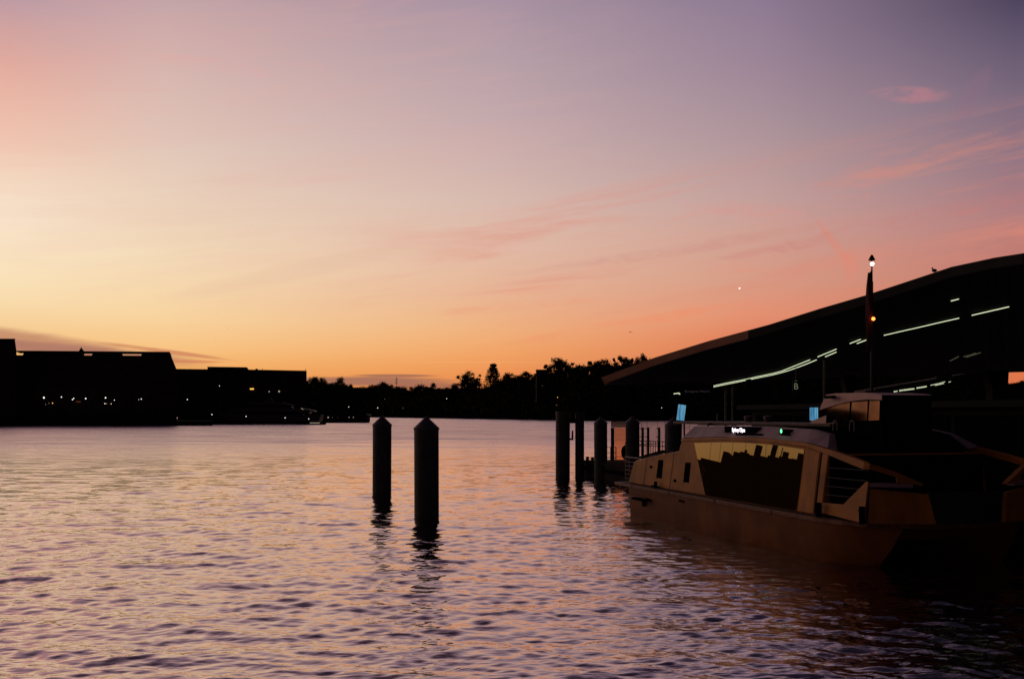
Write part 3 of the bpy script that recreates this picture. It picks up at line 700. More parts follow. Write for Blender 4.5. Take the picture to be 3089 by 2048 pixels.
# glass wind screens
def glass_mat(name, tint, alpha, rough=.05):
    m = bpy.data.materials.new(name); m.use_nodes = True; nt = m.node_tree; nt.nodes.clear()
    o = nt.nodes.new('ShaderNodeOutputMaterial'); mx = nt.nodes.new('ShaderNodeMixShader'); t = nt.nodes.new('ShaderNodeBsdfTransparent'); g = nt.nodes.new('ShaderNodeBsdfPrincipled')
    t.inputs[0].default_value = (*tint, 1); g.inputs['Base Color'].default_value = (tint[0]*.3, tint[1]*.3, tint[2]*.3, 1); g.inputs['Roughness'].default_value = rough
    n = nt.nodes.new('ShaderNodeTexNoise'); n.inputs['Scale'].default_value = 3; tcx = nt.nodes.new('ShaderNodeTexCoord'); nt.links.new(tcx.outputs['Object'], n.inputs['Vector'])
    mr = nt.nodes.new('ShaderNodeMapRange'); mr.inputs[3].default_value = alpha-.05; mr.inputs[4].default_value = alpha+.05; nt.links.new(n.outputs['Fac'], mr.inputs[0])
    nt.links.new(mr.outputs[0], mx.inputs[0]); nt.links.new(t.outputs[0], mx.inputs[1]); nt.links.new(g.outputs[0], mx.inputs[2]); nt.links.new(mx.outputs[0], o.inputs[0]); return m
M['clear'] = glass_mat('screen_glass', (.86, .82, .80), .06)
M['orange'] = glass_mat('orange_screen', (.95, .66, .48), .06)
M['greenish'] = glass_mat('grey_green_glass', (.42, .38, .34), .1)
def panel(root, u0, u1, v0, v1, d, mat, name='pane', th=.03):
    a = at(u0, v1, d); b_ = at(u1, v0, d); return MB().box((a.x, d, a.z), (b_.x, d+th, b_.z)).build(name, mat, root)
ws = empty('wind_screen', (0, 0, 0), 0, 'tall glass screen with a grey top band and streaky orange lower panel', 'screen')
panel(ws, 1843, 1890, 1266.5, 1289, 73, M['greenish']); panel(ws, 1853.5, 1890, 1289.5, 1388, 73, M['orange'], 'orange_pane')
panel(ws, 1843, 1853, 1290, 1389, 73, M['black'], 'post', .15)
panel(ws, 1842, 1892, 1265, 1266.3, 73, M['steel'], 'top_rail', .1)
a = at(1887, 1364, 71.5); tyre = MB()
tw = empty('wharf_fender', (0, 0, 0), 0, 'black rounded rubber fender leaning at the foot of the orange screen', 'fender')
tyre.ball((a.x, a.y, a.z), .52, 14, 10, (.62, .6, 1.0)); tyre.build('rubber', M['black'], tw, True)
MB().tube((a.x, a.y, a.z+.4), (a.x, a.y, a.z+.75), .03).build('lanyard', M['black'], tw)
ws = empty('wind_screen', (0, 0, 0), 0, 'row of plain glass panes behind the two right pointed piles', 'screen')
uu = [1928, 1935, 1952, 1984, 2006, 2040, 2080, 2120, 2160, 2200]
for k in range(len(uu)-1):
    panel(ws, uu[k]+.5, uu[k+1]-.5, 1265.5, 1372, 74.5, M['clear'])
    panel(ws, uu[k]-.4, uu[k]+.4, 1265.5, 1374, 74.5, M['steel'], 'mullion', .05)
for k, (u, us_) in enumerate(((1939.5, 6), (1956, 6), (1989, 6))):
    t_ = empty('screen_post', (0, 0, 0), 0, ['black post with side arms, nearest the middle pointed pile', 'black post with side arms, second from the middle pointed pile', 'black post with side arms, nearest the stern roof pile'][k], 'post', 'posts with side arms on the pontoon')
    panel(t_, u-3, u+3, 1289, 1378, 70.5, M['black'], 'shaft', .14)
    for v in (1292.5, 1317): panel(t_, u-10, u-3, v-1, v+1, 70.5, M['black'], 'arm', .05)
# gangway rail sloping up to the stern
gw = empty('gangway', (0, 0, 0), 0, 'narrow dark gangway sloping up behind the ferry stern', 'gangway')
MB().beam(at(1930, 1382, 68), at(2010, 1360, 66), .9, .12).build('walkway', M['black'], gw)
MB().beam(at(1930, 1341, 68), at(1985, 1338, 67), .05, .05).build('handrail', M['black'], gw)

# ------------------------------------------------------------------ canopy
M['zinc'] = material('canopy_underside', (.010, .0095, .012), .85, 0, .2, .6)
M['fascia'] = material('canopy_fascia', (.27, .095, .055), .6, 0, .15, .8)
NEAR = [(1816, 1139, 74), (1977, 1079, 69), (2140, 1029, 64), (2325, 979, 58.5), (2481, 930, 54.5), (2612, 892, 51), (2743, 849, 48), (2873, 806, 45), (3004, 778, 42), (3089, 765, 40), (3300, 738, 37), (3600, 715, 33)]
FAR = [(1828, 1161, 76), (3089, 1122, 71), (3600, 1106, 69)]
def near_pt(u):
    for a, b_ in zip(NEAR[:-1], NEAR[1:]):
        if u <= b_[0]:
            t = (u-a[0])/(b_[0]-a[0]); return a[1]+(b_[1]-a[1])*t, 1/(1/a[2]+(1/b_[2]-1/a[2])*t)
    return NEAR[-1][1:]
def far_pt(u):
    for a, b_ in zip(FAR[:-1], FAR[1:]):
        if u <= b_[0]:
            t = (u-a[0])/(b_[0]-a[0]); return a[1]+(b_[1]-a[1])*t, 1/(1/a[2]+(1/b_[2]-1/a[2])*t)
    return FAR[-1][1:]
def under(u, v):      # a point of the soffit seen at u, v
    nv, nd_ = near_pt(u); fv, fd = far_pt(u)
    nv += 22
    t = (v-nv)/(fv-nv); d = 1/(1/nd_+(1/fd-1/nd_)*t)
    return at(u, v, d)
cn = empty('wharf_canopy', (0, 0, 0), 0, 'huge dark upswept canopy roof rising to the right over the ferry wharf', 'canopy')
ring_t, ring_b = [], []
U = sorted(set([a[0] for a in NEAR]+list(range(1840, 3600, 60))))
lowr, topr, backlow, backtop = [], [], [], []
for u in U:
    nv, nd_ = near_pt(u); fv, fd = far_pt(u) if u > 1828 else (1160, 76)
    tpx = 22+max(0, (u-1816)/1273)*10
    pl = at(u+ (12 if u == 1816 else 0), nv+tpx, nd_); pt_ = at(u, nv, nd_)
    bl = at(u+(14 if u == 1816 else 0), fv, fd) if u > 1816 else at(1829, 1161, 74.4); b2 = bl+Vector((0, 0, .5))
    lowr.append(pl); topr.append(pt_); backlow.append(bl); backtop.append(b2)
def strip(mb, A, B):
    n = len(A); mb.add(list(A)+list(B), [(i, i+1, n+i+1, n+i) for i in range(n-1)])
# fascia band (real thickness), roof sheet and soffit
fo = [p-Vector((.08, .06, 0)) for p in topr]; fl = [p-Vector((.08, .06, 0)) for p in lowr]
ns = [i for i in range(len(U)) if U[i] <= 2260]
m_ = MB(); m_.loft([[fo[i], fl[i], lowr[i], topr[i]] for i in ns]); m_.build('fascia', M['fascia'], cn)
m_ = MB(); m_.loft([[fo[i], fl[i], lowr[i], topr[i]] for i in range(ns[-1], len(U))]); m_.build('fascia_shaded', M['zinc'], cn)  # rest of the fascia, near black to carry the fading light
m_ = MB(); m_.loft([[topr[i]+Vector((0, 0, -.05)), lowr[i]+Vector((0, 0, .02)), backlow[i], backtop[i]] for i in range(len(U))]); m_.build('roof', M['zinc'], cn)
# raised ridge behind the fascia
m_ = MB(); rd = []
for i, u in enumerate(U):
    if u < 1950: continue
    k = min(1, (u-1950)/200)
    q = topr[i]; b_ = backtop[i]
    d_ = (b_-q).normalized()
    hgt = .02+.0*k
    q0 = q+d_*.35
    rd.append([q0+Vector((0, 0, -.05)), q0+Vector((0, 0, hgt+.02)), q0+d_*2+Vector((0, 0, hgt)), q0+d_*2+Vector((0, 0, -.1))])
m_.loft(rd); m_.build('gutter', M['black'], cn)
# strip lights
M['strip'] = material('strip_light', (.8, .85, .7), .4, emit=lin((214, 226, 186)), estr=1.25)
M['stripdim'] = material('strip_light_dim', (.3, .32, .25), .4, emit=lin((70, 72, 52)), estr=1.0)
def strips(segs, label, group, mat='strip', w=.036, fn=under, drop=.6):
    root = empty('strip_light_row', (0, 0, 0), 0, label, 'strip lights', group)
    for a, b_ in segs:
        A = fn(*a); B = fn(*b_)
        A.z -= 0; B.z -= 0
        cdir = Vector((0, 0, H))
        A = A+(cdir-A).normalized()*drop; B = B+(cdir-B).normalized()*drop
        MB().beam(A, B, w, w).build('tube', M[mat], root)
        MB().beam(A+Vector((0, 0, w*.9)), B+Vector((0, 0, w*.9)), w*1.3, w*.6).build('housing', M['black'], root)
def chain(pts, breaks, gap=1.6):      # split a polyline into tubes
    segs = []
    for a, b_ in zip(pts[:-1], pts[1:]):
        L_ = math.hypot(b_[0]-a[0], b_[1]-a[1]); g = gap/2/L_
        segs.append(((a[0]+(b_[0]-a[0])*g, a[1]+(b_[1]-a[1])*g), (b_[0]-(b_[0]-a[0])*g, b_[1]-(b_[1]-a[1])*g)))
    return segs
def z3(x, y): return 2400+x/3.267, 740+y/3.267
def z4(x, y): return 1900+x/3.379, 1040+y/3.379
def z5(x, y): return 2500+x/3.92, 1000+y/3.92
G = 'strip lights under the canopy'
strips(chain([z3(868, 888), z3(890, 883), z3(985, 861), z3(1080, 839), z3(1180, 817), z3(1285, 793), z3(1390, 768), z3(1500, 743), z3(1612, 718)], 0), 'longest single row of strip lights, right of the ferry mast', G)
strips(chain([z3(1735, 691), z3(1850, 664), z3(1977, 635), z3(2104, 606)], 0), 'row of three tubes nearest the right edge of the view', G)
strips([(z3(1533, 549), z3(1607, 530))], 'one short tube alone above the longest row of strip lights', G)
strips([(z3(535, 968), z3(640, 927))], 'left one of the two short tubes just left of the ferry mast', G)
strips([(z3(605, 968), z3(708, 929))], 'right one of the two short tubes just left of the ferry mast', G)
strips(chain([z4(1912, 124), z4(2012, 83), z4(2108, 43)], 0), 'upper two tubes right of the gap above the letter sign', G)
strips([(z4(1992, 122), z4(2104, 75))], 'lower single tube right of the gap above the letter sign', G)
strips(chain([z4(852, 418), z4(980, 390), z4(1040, 378), z4(1135, 360), z4(1210, 345), z4(1290, 326), z4(1370, 310), z4(1465, 290), z4(1555, 265), z4(1645, 229), z4(1740, 191), z4(1838, 152)], 0, 1.2), 'upper of the two long curving rows of strip lights above the ferry', G)
strips(chain([z4(852, 430), z4(975, 404), z4(1045, 390), z4(1180, 363)], 0, 1.2)+chain([z4(1235, 351), z4(1355, 326), z4(1440, 310), z4(1530, 288), z4(1620, 262), z4(1700, 234), z4(1800, 196), z4(1905, 152)], 0, 1.2), 'lower of the two long curving rows of strip lights above the ferry', G)
# lights of the next wharf, beyond the canopy
def beyond(u, v): return at(u, v, 92)
strips([(z4(447, 499), z4(505, 491)), (z4(500, 503), z4(512, 499))], 'short bright tube above the leaning blue lamp', G, fn=lambda u, v: at(u, v, 75.0), drop=0, w=.06)
rowA = chain([z5(765, 708), z5(815, 700)], 0)+chain([z5(832, 695), z5(880, 688), z5(930, 681), z5(1015, 671)], 0)+chain([z5(1035, 664), z5(1090, 656), z5(1160, 645)], 0)+chain([z5(1200, 636), z5(1300, 614), z5(1378, 593)], 0)
rowB = chain([z5(768, 714), z5(815, 706)], 0)+chain([z5(832, 704), z5(880, 697), z5(1015, 680)], 0)+chain([z5(1035, 672), z5(1160, 653)], 0)+chain([z5(1255, 638), z5(1365, 613)], 0)+[(z5(1418, 599), z5(1442, 592))]
strips(rowA, 'upper thin row of strip lights low on the right, right of the wheelhouse', G, fn=beyond, drop=0, w=.045)
strips(rowB, 'lower thin row of strip lights low on the right, right of the wheelhouse', G, fn=beyond, drop=0, w=.045)
strips(chain([z5(1430, 348), z5(1480, 325), z5(1540, 292)], 0)+chain([z5(1590, 298), z5(1680, 275), z5(1745, 253)], 0)+chain([z5(1620, 306), z5(1700, 280), z5(1800, 248)], 0), 'barely lit dim tubes far under the canopy on the right', G, 'stripdim', .035)
# second canopy over the next wharf
c2_ = empty('wharf_canopy', (0, 0, 0), 0, 'low dark roof of the next wharf carrying the thin low strip lights', 'canopy')
pa = [at(2640, 1186, 92.6), at(2990, 1128, 92.6)]
MB().loft([[pa[0], pa[0]+Vector((2, 14, 0)), pa[0]+Vector((2, 14, .4)), pa[0]+Vector((0, 0, .4))], [pa[1], pa[1]+Vector((2, 14, 0)), pa[1]+Vector((2, 14, .4)), pa[1]+Vector((0, 0, .4))]]).build('roof', M['zinc'], c2_)
for u, v in ((2854, 1160), (2805, 1168), (2740, 1178)):
    a = at(u, v, 93.5); MB().tube((a.x, a.y, -.5), tuple(a), .13, .13, 8).build('column', M['concrete'], c2_)
# columns of the main canopy
M['colpaint'] = material('column_paint', (.28, .27, .25), .6)
for u, vt, vb, d, r_, lb in ((2188.5, 1162, 1300, 72, .07, 'thin pale post, left of the pair under the lights behind the ferry'), (2209.5, 1158, 1300, 72, .07, 'thin pale post, right of the pair under the lights behind the ferry'), (2486.5, 1079, 1290, 66, .09, 'thin pale post under the tubes right of the letter sign')):
    a = at(u, vt, d); b0 = empty('canopy_post', (a.x, a.y, 0), 0, lb, 'post', 'thin posts under the canopy')
    MB().tube((0, 0, .2), (0, 0, a.z-.15), r_, r_, 10).build('shaft', M['colpaint'], b0); MB().lathe([(r_*2, 1.05), (r_*2, 1.3)], 12).build('base_plate', M['steel'], b0)
    MB().lathe([(r_*.9, a.z-.15), (r_*2.2, a.z-.02)], 12).build('head', M['steel'], b0)
for u, d, w, lb in ((3006, 66, 22, 'broad dark column left of the strip of sky at the right edge'), (2560, 70, 12, 'dark column hidden in the shade behind the ferry mast')):
    nv = near_pt(u)[0]; fv = far_pt(u)[0]
    a = at(u, fv-4, d); wm = w*d/F
    b0 = empty('canopy_column', (a.x, a.y, 0), 0, lb, 'column')
    MB().box((-wm, -.5, -1), (wm, .5, a.z)).build('shaft', M['zinc'], b0, bevel=.05)
    MB().loft([[(-wm*1.0, -.5, a.z-1.2), (wm*1.05, -.5, a.z-1.2), (wm*1.05, .5, a.z-1.2), (-wm, .5, a.z-1.2)], [(-wm*1.9, -.5, a.z+.1), (wm*1.2, -.5, a.z+.1), (wm*1.2, .5, a.z+.1), (-wm*1.9, .5, a.z+.1)]]).build('bracket', M['zinc'], b0)
# waiting rooms on the pontoon, behind the ferry
wr = empty('waiting_room', (4.96, 48.3, 0), FA, 'unlit waiting room with dark glass walls on the pontoon behind the ferry', 'shelter')
MB().box((-4, 9.6, 1.224), (40, 14.2, 4.9)).build('wall', M['zinc'], wr)
MB().box((-4.6, 9.0, 4.904), (40.5, 14.8, 5.15)).build('roof', M['zinc'], wr)
for k in range(11): MB().box((-3.4+k*3.9, 9.5, 1.5), (0.1+k*3.9, 9.598, 4.6)).build('window', M['black'], wr)
# jetty deck filling the right foreground beyond the ferry's port side
jt = MB(); jt.box((14.5, 7.3, .9), (60, 30, 1.3))
pz = jt.build('jetty', M['concrete']); pz.location = (4.96, 48.3, 0); pz.rotation_euler = (0, 0, FA); pz.location.z = -.35
tag(pz, 'dark jetty deck at the right edge beyond the ferry', 'jetty')
# perched bird on the canopy edge
pb = empty('perched_bird', (0, 0, 0), 0, 'small bird perched on the canopy edge', 'bird')
nv, nd_ = near_pt(2820); a = at(2820, nv, nd_); pb.location = a
MB().ball((0, .05, .12), .085, 10, 6, (1.5, .9, .9)).ball((-.09, .05, .22), .045, 8, 5).add([(-.13, .05, .22), (-.17, .05, .21), (-.13, .065, .21)], [(0, 1, 2)]).build('body', M['black'], pb, True)
MB().tube((-.02, .03, -.02), (-.01, .05, .08), .006).build('leg', M['black'], pb); MB().tube((.03, .06, -.02), (.01, .05, .08), .006).build('leg', M['black'], pb)
MB().add([(.1, .02, .1), (.1, .08, .1), (.24, .07, .06), (.24, .03, .06)], [(0, 1, 2, 3)]).build('tail', M['black'], pb)

# ------------------------------------------------------------------ signs
M['signg'] = material('sign_board_green', (.012, .03, .02), .5)
M['signt'] = material('sign_letter', (.4, .45, .38), .5, emit=lin((120, 130, 105)), estr=.5)
sg = empty('letter_sign', (0, 0, 0), 0, 'hanging dark green sign panel with the letter B', 'sign')
a = at(2401, 1164, 58)
sg.location = a
MB().box((-.2, 0, -.42), (.2, .06, .42)).build('board', M['signg'], sg)
MB().tube((0, .03, .42), (0, .03, 1.05), .02).build('hanger', M['colpaint'], sg)
text_mesh('letter', 'B', .52, M['signt'], sg, (0, -.012, -.04), (R(90), 0, 0), .95)
MB().box((-.07, -.012, .29), (.07, -.002, .31)).build('bar_mark', M['signt'], sg)
sg = empty('wharf_name_sign', (0, 0, 0), 0, 'wide barely lit name board reading Barangaroo Wharf 2 above the stern', 'sign')
a = at(2103, 1177, 70); sg.location = a
M['signdim'] = material('dim_letter', (.16, .14, .15), .6, emit=lin((60, 50, 58)), estr=.55)
MB().box((-1.0, 0, -.32), (.95, .08, .32)).build('board', M['black'], sg)
text_mesh('lettering', 'Barangaroo Wharf 2', .24, M['signdim'], sg, (0, -.012, -.08), (R(90), 0, 0), .88)
MB().beam((-.7, .04, .32), (-.7, .04, .6), .03, .03).build('hanger', M['steel'], sg); MB().beam((.7, .04, .32), (.7, .04, .75), .03, .03).build('hanger', M['steel'], sg)

# ------------------------------------------------------------------ blue lamps
def blue_mat():
    m = material('blue_lamp', (.1, .3, .5), .4, emit=(1, 1, 1), estr=.8)
    nt = m.node_tree; b_ = nt.nodes['Principled BSDF']; t = nt.nodes.new('ShaderNodeTexCoord'); n = nt.nodes.new('ShaderNodeTexNoise'); n.inputs['Scale'].default_value = 9
    mp = nt.nodes.new('ShaderNodeMapping'); mp.inputs['Scale'].default_value = (1, 1, .08)
    nt.links.new(t.outputs['Object'], mp.inputs[0]); nt.links.new(mp.outputs[0], n.inputs['Vector'])
    cr = nt.nodes.new('ShaderNodeValToRGB'); cr.color_ramp.elements[0].position = .35; cr.color_ramp.elements[1].position = .65
    cr.color_ramp.elements[0].color = (*lin((48, 110, 155)), 1); cr.color_ramp.elements[1].color = (*lin((112, 180, 208)), 1)
    nt.links.new(n.outputs['Fac'], cr.inputs[0]); nt.links.new(cr.outputs[0], b_.inputs['Emission Color']); return m
M['blue'] = blue_mat()
def blue_lamp(u, v0, v1, wpx, d, lean, label):
    a = at(u, v1, d); h = (v1-v0)*d/F; r_ = wpx*d/F/2
    root = empty('blue_lamp', a, 0, label, 'lamp', 'blue cylinder lamps')
    e = Vector((lean, 0, h))
    MB().tube((0, 0, 0), e, r_, r_, 24).build('glowing_tube', M['blue'], root, True)
    MB().tube(e, e*1.09, r_*1.1, r_*1.1, 24).build('cap', M['black'], root)
    MB().tube(-e*.09, (0, 0, 0), r_*1.1, r_*1.1, 24).build('base', M['black'], root)
    MB().tube(-e*.085, (-lean, .1, -a.z+.8), .07, .07, 8).build('stand', M['black'], root)
blue_lamp(2052, 1221, 1268, 23, 62, .12, 'leaning blue cylinder lamp above the ferry stern')
blue_lamp(2455, 1229, 1268, 24, 46, 0, 'upright pale blue cylinder lamp against the left side of the wheelhouse')
# pod above the low lights
pd = empty('lamp_housing', (0, 0, 0), 0, 'pale rounded box above the lower right row of strip lights', 'housing')
a = at(2847, 1135, 60); pd.location = a
m_ = MB(); prof = [(-.47, .06), (-.45, .13), (-.38, .165), (.3, .16), (.42, .13), (.45, .08)]
m_.loft([[(x, .16*math.cos(t*math.pi/6)*q/.165, q*math.sin(t*math.pi/6)) for t in range(12)] for x, q in prof]); m_.build('shell', M['yacht'], pd, True)
MB().tube((.1, 0, .15), (.1, 0, 1.6), .03).build('hanger', M['steel'], pd)

# ------------------------------------------------------------------ ferry
fe = empty('ferry', (4.96, 48.3, 0), FA, 'gold sided catamaran ferry with mirror windows, wheelhouse and lit route sign', 'ferry')
def streak_paint(name, base, rough, streak, coat=.3, metal=0.0):
    m = material(name, base, rough, metal, .30, .9, .12, 2.2, coat=coat)
    nt = m.node_tree; b_ = nt.nodes['Principled BSDF']; old = b_.inputs['Base Color'].links[0].from_socket
    t = nt.nodes.new('ShaderNodeTexCoord'); mp = nt.nodes.new('ShaderNodeMapping'); mp.inputs['Scale'].default_value = (2.2, 2.2, .25)
    n = nt.nodes.new('ShaderNodeTexNoise'); n.inputs['Scale'].default_value = 1.3; n.inputs['Detail'].default_value = 6
    nt.links.new(t.outputs['Object'], mp.inputs[0]); nt.links.new(mp.outputs[0], n.inputs['Vector'])
    cr = nt.nodes.new('ShaderNodeValToRGB'); cr.color_ramp.elements[0].position = .36; cr.color_ramp.elements[1].position = .62
    cr.color_ramp.elements[0].color = (1-streak, 1-streak, 1-streak, 1); cr.color_ramp.elements[1].color = (1, 1, 1, 1)
    nt.links.new(n.outputs['Fac'], cr.inputs[0])
    mx = nt.nodes.new('ShaderNodeMixRGB'); mx.blend_type = 'MULTIPLY'; mx.inputs[0].default_value = 1
    nt.links.new(old, mx.inputs[1]); nt.links.new(cr.outputs[0], mx.inputs[2]); nt.links.new(mx.outputs[0], b_.inputs['Base Color']); return m
M['gold'] = streak_paint('ferry_cream_gold_paint', (.48, .175, .026), .5, .12, 0)
M['hull'] = streak_paint('ferry_hull_paint', (.22, .078, .02), .55, .14, 0)
M['gun'] = material('gunwale_rubber', (.20, .09, .055), .5, 0, .35, 3)
M['mauve'] = streak_paint('ferry_roof_paint', (.40, .28, .28), .55, .10, .05)
M['mirror'] = material('mirror_glass', (.18, .10, .026), .006, .85, .05, .4)
M['seam'] = M['black']
M['visor'] = material('wheelhouse_paint', (.80, .52, .46), .5, 0, .06, 2)
def ys(z): return .3+.1405*(z-1.35)
BEAM = 7.0
def both(fn):
    fn(lambda x, y, z: (x, y, z)); fn(lambda x, y, z: (x, BEAM-y, z))
# hull: two demihulls and bridge deck
for side in (0, 1):
    def Y(y): return y if side == 0 else BEAM-y
    m_ = MB(); rings = []
    for z, xs, xe, y0, y1, xb in ((-.8, 2.4, 17.0, .55, 1.3, 18.2), (0, 1.75, 17.3, .14, 1.9, 19.0), (.6, 1.7, 17.5, .10, 2.1, 19.5), (1.232, 1.7, 17.6, .06, 2.3, 19.9)):
        yc = (y0+y1)/2
        rings.append([(xs, Y(y0), z), (10, Y(y0), z), (xe, Y(y0), z), ((xe+xb)/2+.2, Y(y0+(yc-y0)*.35), z), (xb, Y(yc+.25), z), ((xe+xb)/2, Y(y1-.1), z), (10, Y(y1), z), (xs, Y(y1), z)])
    m_.loft(rings); m_.build('hull', M['hull'], fe, True)
MB().box((1.8, 1.6, .75), (18.9, 5.4, 1.231)).build('bridge_deck', M['hull'], fe)
plan = [(0, 0), (17.5, 0), (18.6, .22), (19.35, .58), (19.8, 1.3), (20.1, 2.3), (20.25, 3.5)]
plan = plan+[(x, BEAM-y) for x, y in plan[-2::-1]]
MB().loft([[(x, y, 1.235) for x, y in plan], [(x, y, 1.37) for x, y in plan]]).build('gunwale', M['gun'], fe, bevel=.015)
MB().loft([[(x*.985+.15, 3.5+(y-3.5)*.955, 1.372) for x, y in plan], [(x*.985+.15, 3.5+(y-3.5)*.955, 1.395) for x, y in plan]]).build('deck', M['steel'], fe)
MB().box((1.2, -.03, .78), (4.0, .12, .9)).build('rub_rail', M['gun'], fe)
# fender bracket and fittings on the hull side
MB().box((2.9, -.28, .77), (4.3, .13, .87)).tube((3.65, .0, .8), (3.65, .02, .5), .09, .07).build('boarding_step', M['black'], fe)
MB().box((7.3, .03, 1.02), (7.75, .12, 1.1)).build('vent', M['black'], fe)
# superstructure
prof = [(1.07, 1.396), (1.22, 1.9), (1.39, 2.41), (1.75, 2.5), (2.29, 2.57), (3.3, 2.72), (4.37, 2.85), (5.4, 2.98), (6.2, 3.08), (6.24, 3.3), (6.42, 3.53), (7.6, 3.57), (9.4, 3.64), (11, 3.68), (12.75, 3.68), (14.4, 3.63), (15.98, 3.55), (16.9, 3.42), (17.34, 3.36), (17.34, 1.396)]
MB().loft([[(x, ys(z), z) for x, z in prof], [(x, BEAM-ys(z), z) for x, z in prof]]).build('cabin', M['gold'], fe, bevel=.045)
def side_poly(poly, name, mat, off0=-.012, off1=.02, both_=True, par=None):
    o = None
    for s in ((0, 1) if both_ else (0,)):
        A = [(x, (ys(z)+off0) if s == 0 else BEAM-(ys(z)+off0), z) for x, z in poly]
        B = [(x, (ys(z)+off1) if s == 0 else BEAM-(ys(z)+off1), z) for x, z in poly]
        o = MB().loft([A, B]).build(name, mat, par or fe)
    return o
# mirror panes
def top_z(x): return interp([(7.6, 3.46), (10.35, 3.56), (12.78, 3.58), (14.4, 3.54), (15.95, 3.46)], x)
xs_ = [7.6, 9.15, 9.98, 10.95, 11.95, 13.45, 14.25, 15.93]
def left_x(z): return 7.6+(3.46-z)/(3.46-1.42)*1.6
rn = random.Random(5)
for k in range(len(xs_)-1):
    a_, b_ = xs_[k]+.012, xs_[k+1]-.012
    if k == 0: poly = [(a_, top_z(a_)), (b_, top_z(b_)), (b_, 1.5), (left_x(1.42), 1.42)]; poly = [(7.6, 3.45), (b_, top_z(b_)), (b_, left_x(0)*0+3.46-(b_-7.6)*(2.04/1.6))]
    else:
        poly = [(a_, top_z(a_)), (b_, top_z(b_)), (b_, 1.43), (a_, 1.43)]
        if a_ < 9.2: poly = [(a_, top_z(a_)), (b_, top_z(b_)), (b_, 1.43), (9.2, 1.43), (a_, 3.46-(a_-7.6)*1.275)]
    side_poly(poly, 'mirror_pane', M['mirror'], -.014+rn.uniform(-.003, .003), .01)
# rear door panel (jagged), pillar and seams
side_poly([(16.0, 3.47), (16.84, 3.38), (16.9, 1.45), (16.12, 1.45)], 'door_panel', M['gold'], -.02, .0)
side_poly([(16.9, 3.40), (16.98, 3.39), (17.02, 1.42), (16.94, 1.42)], 'door_seam', M['black'], -.008, .01)
# stern cabin windows
for poly in ([(4.22, 2.61), (4.73, 2.63), (4.81, 1.82), (4.24, 1.81)], [(7.0, 2.62), (7.5, 2.64), (7.56, 1.82), (7.04, 1.80)]):
    side_poly([(poly[0][0], poly[0][1]), poly[1], poly[2], poly[3]], 'window', M['black'], -.012, .01)
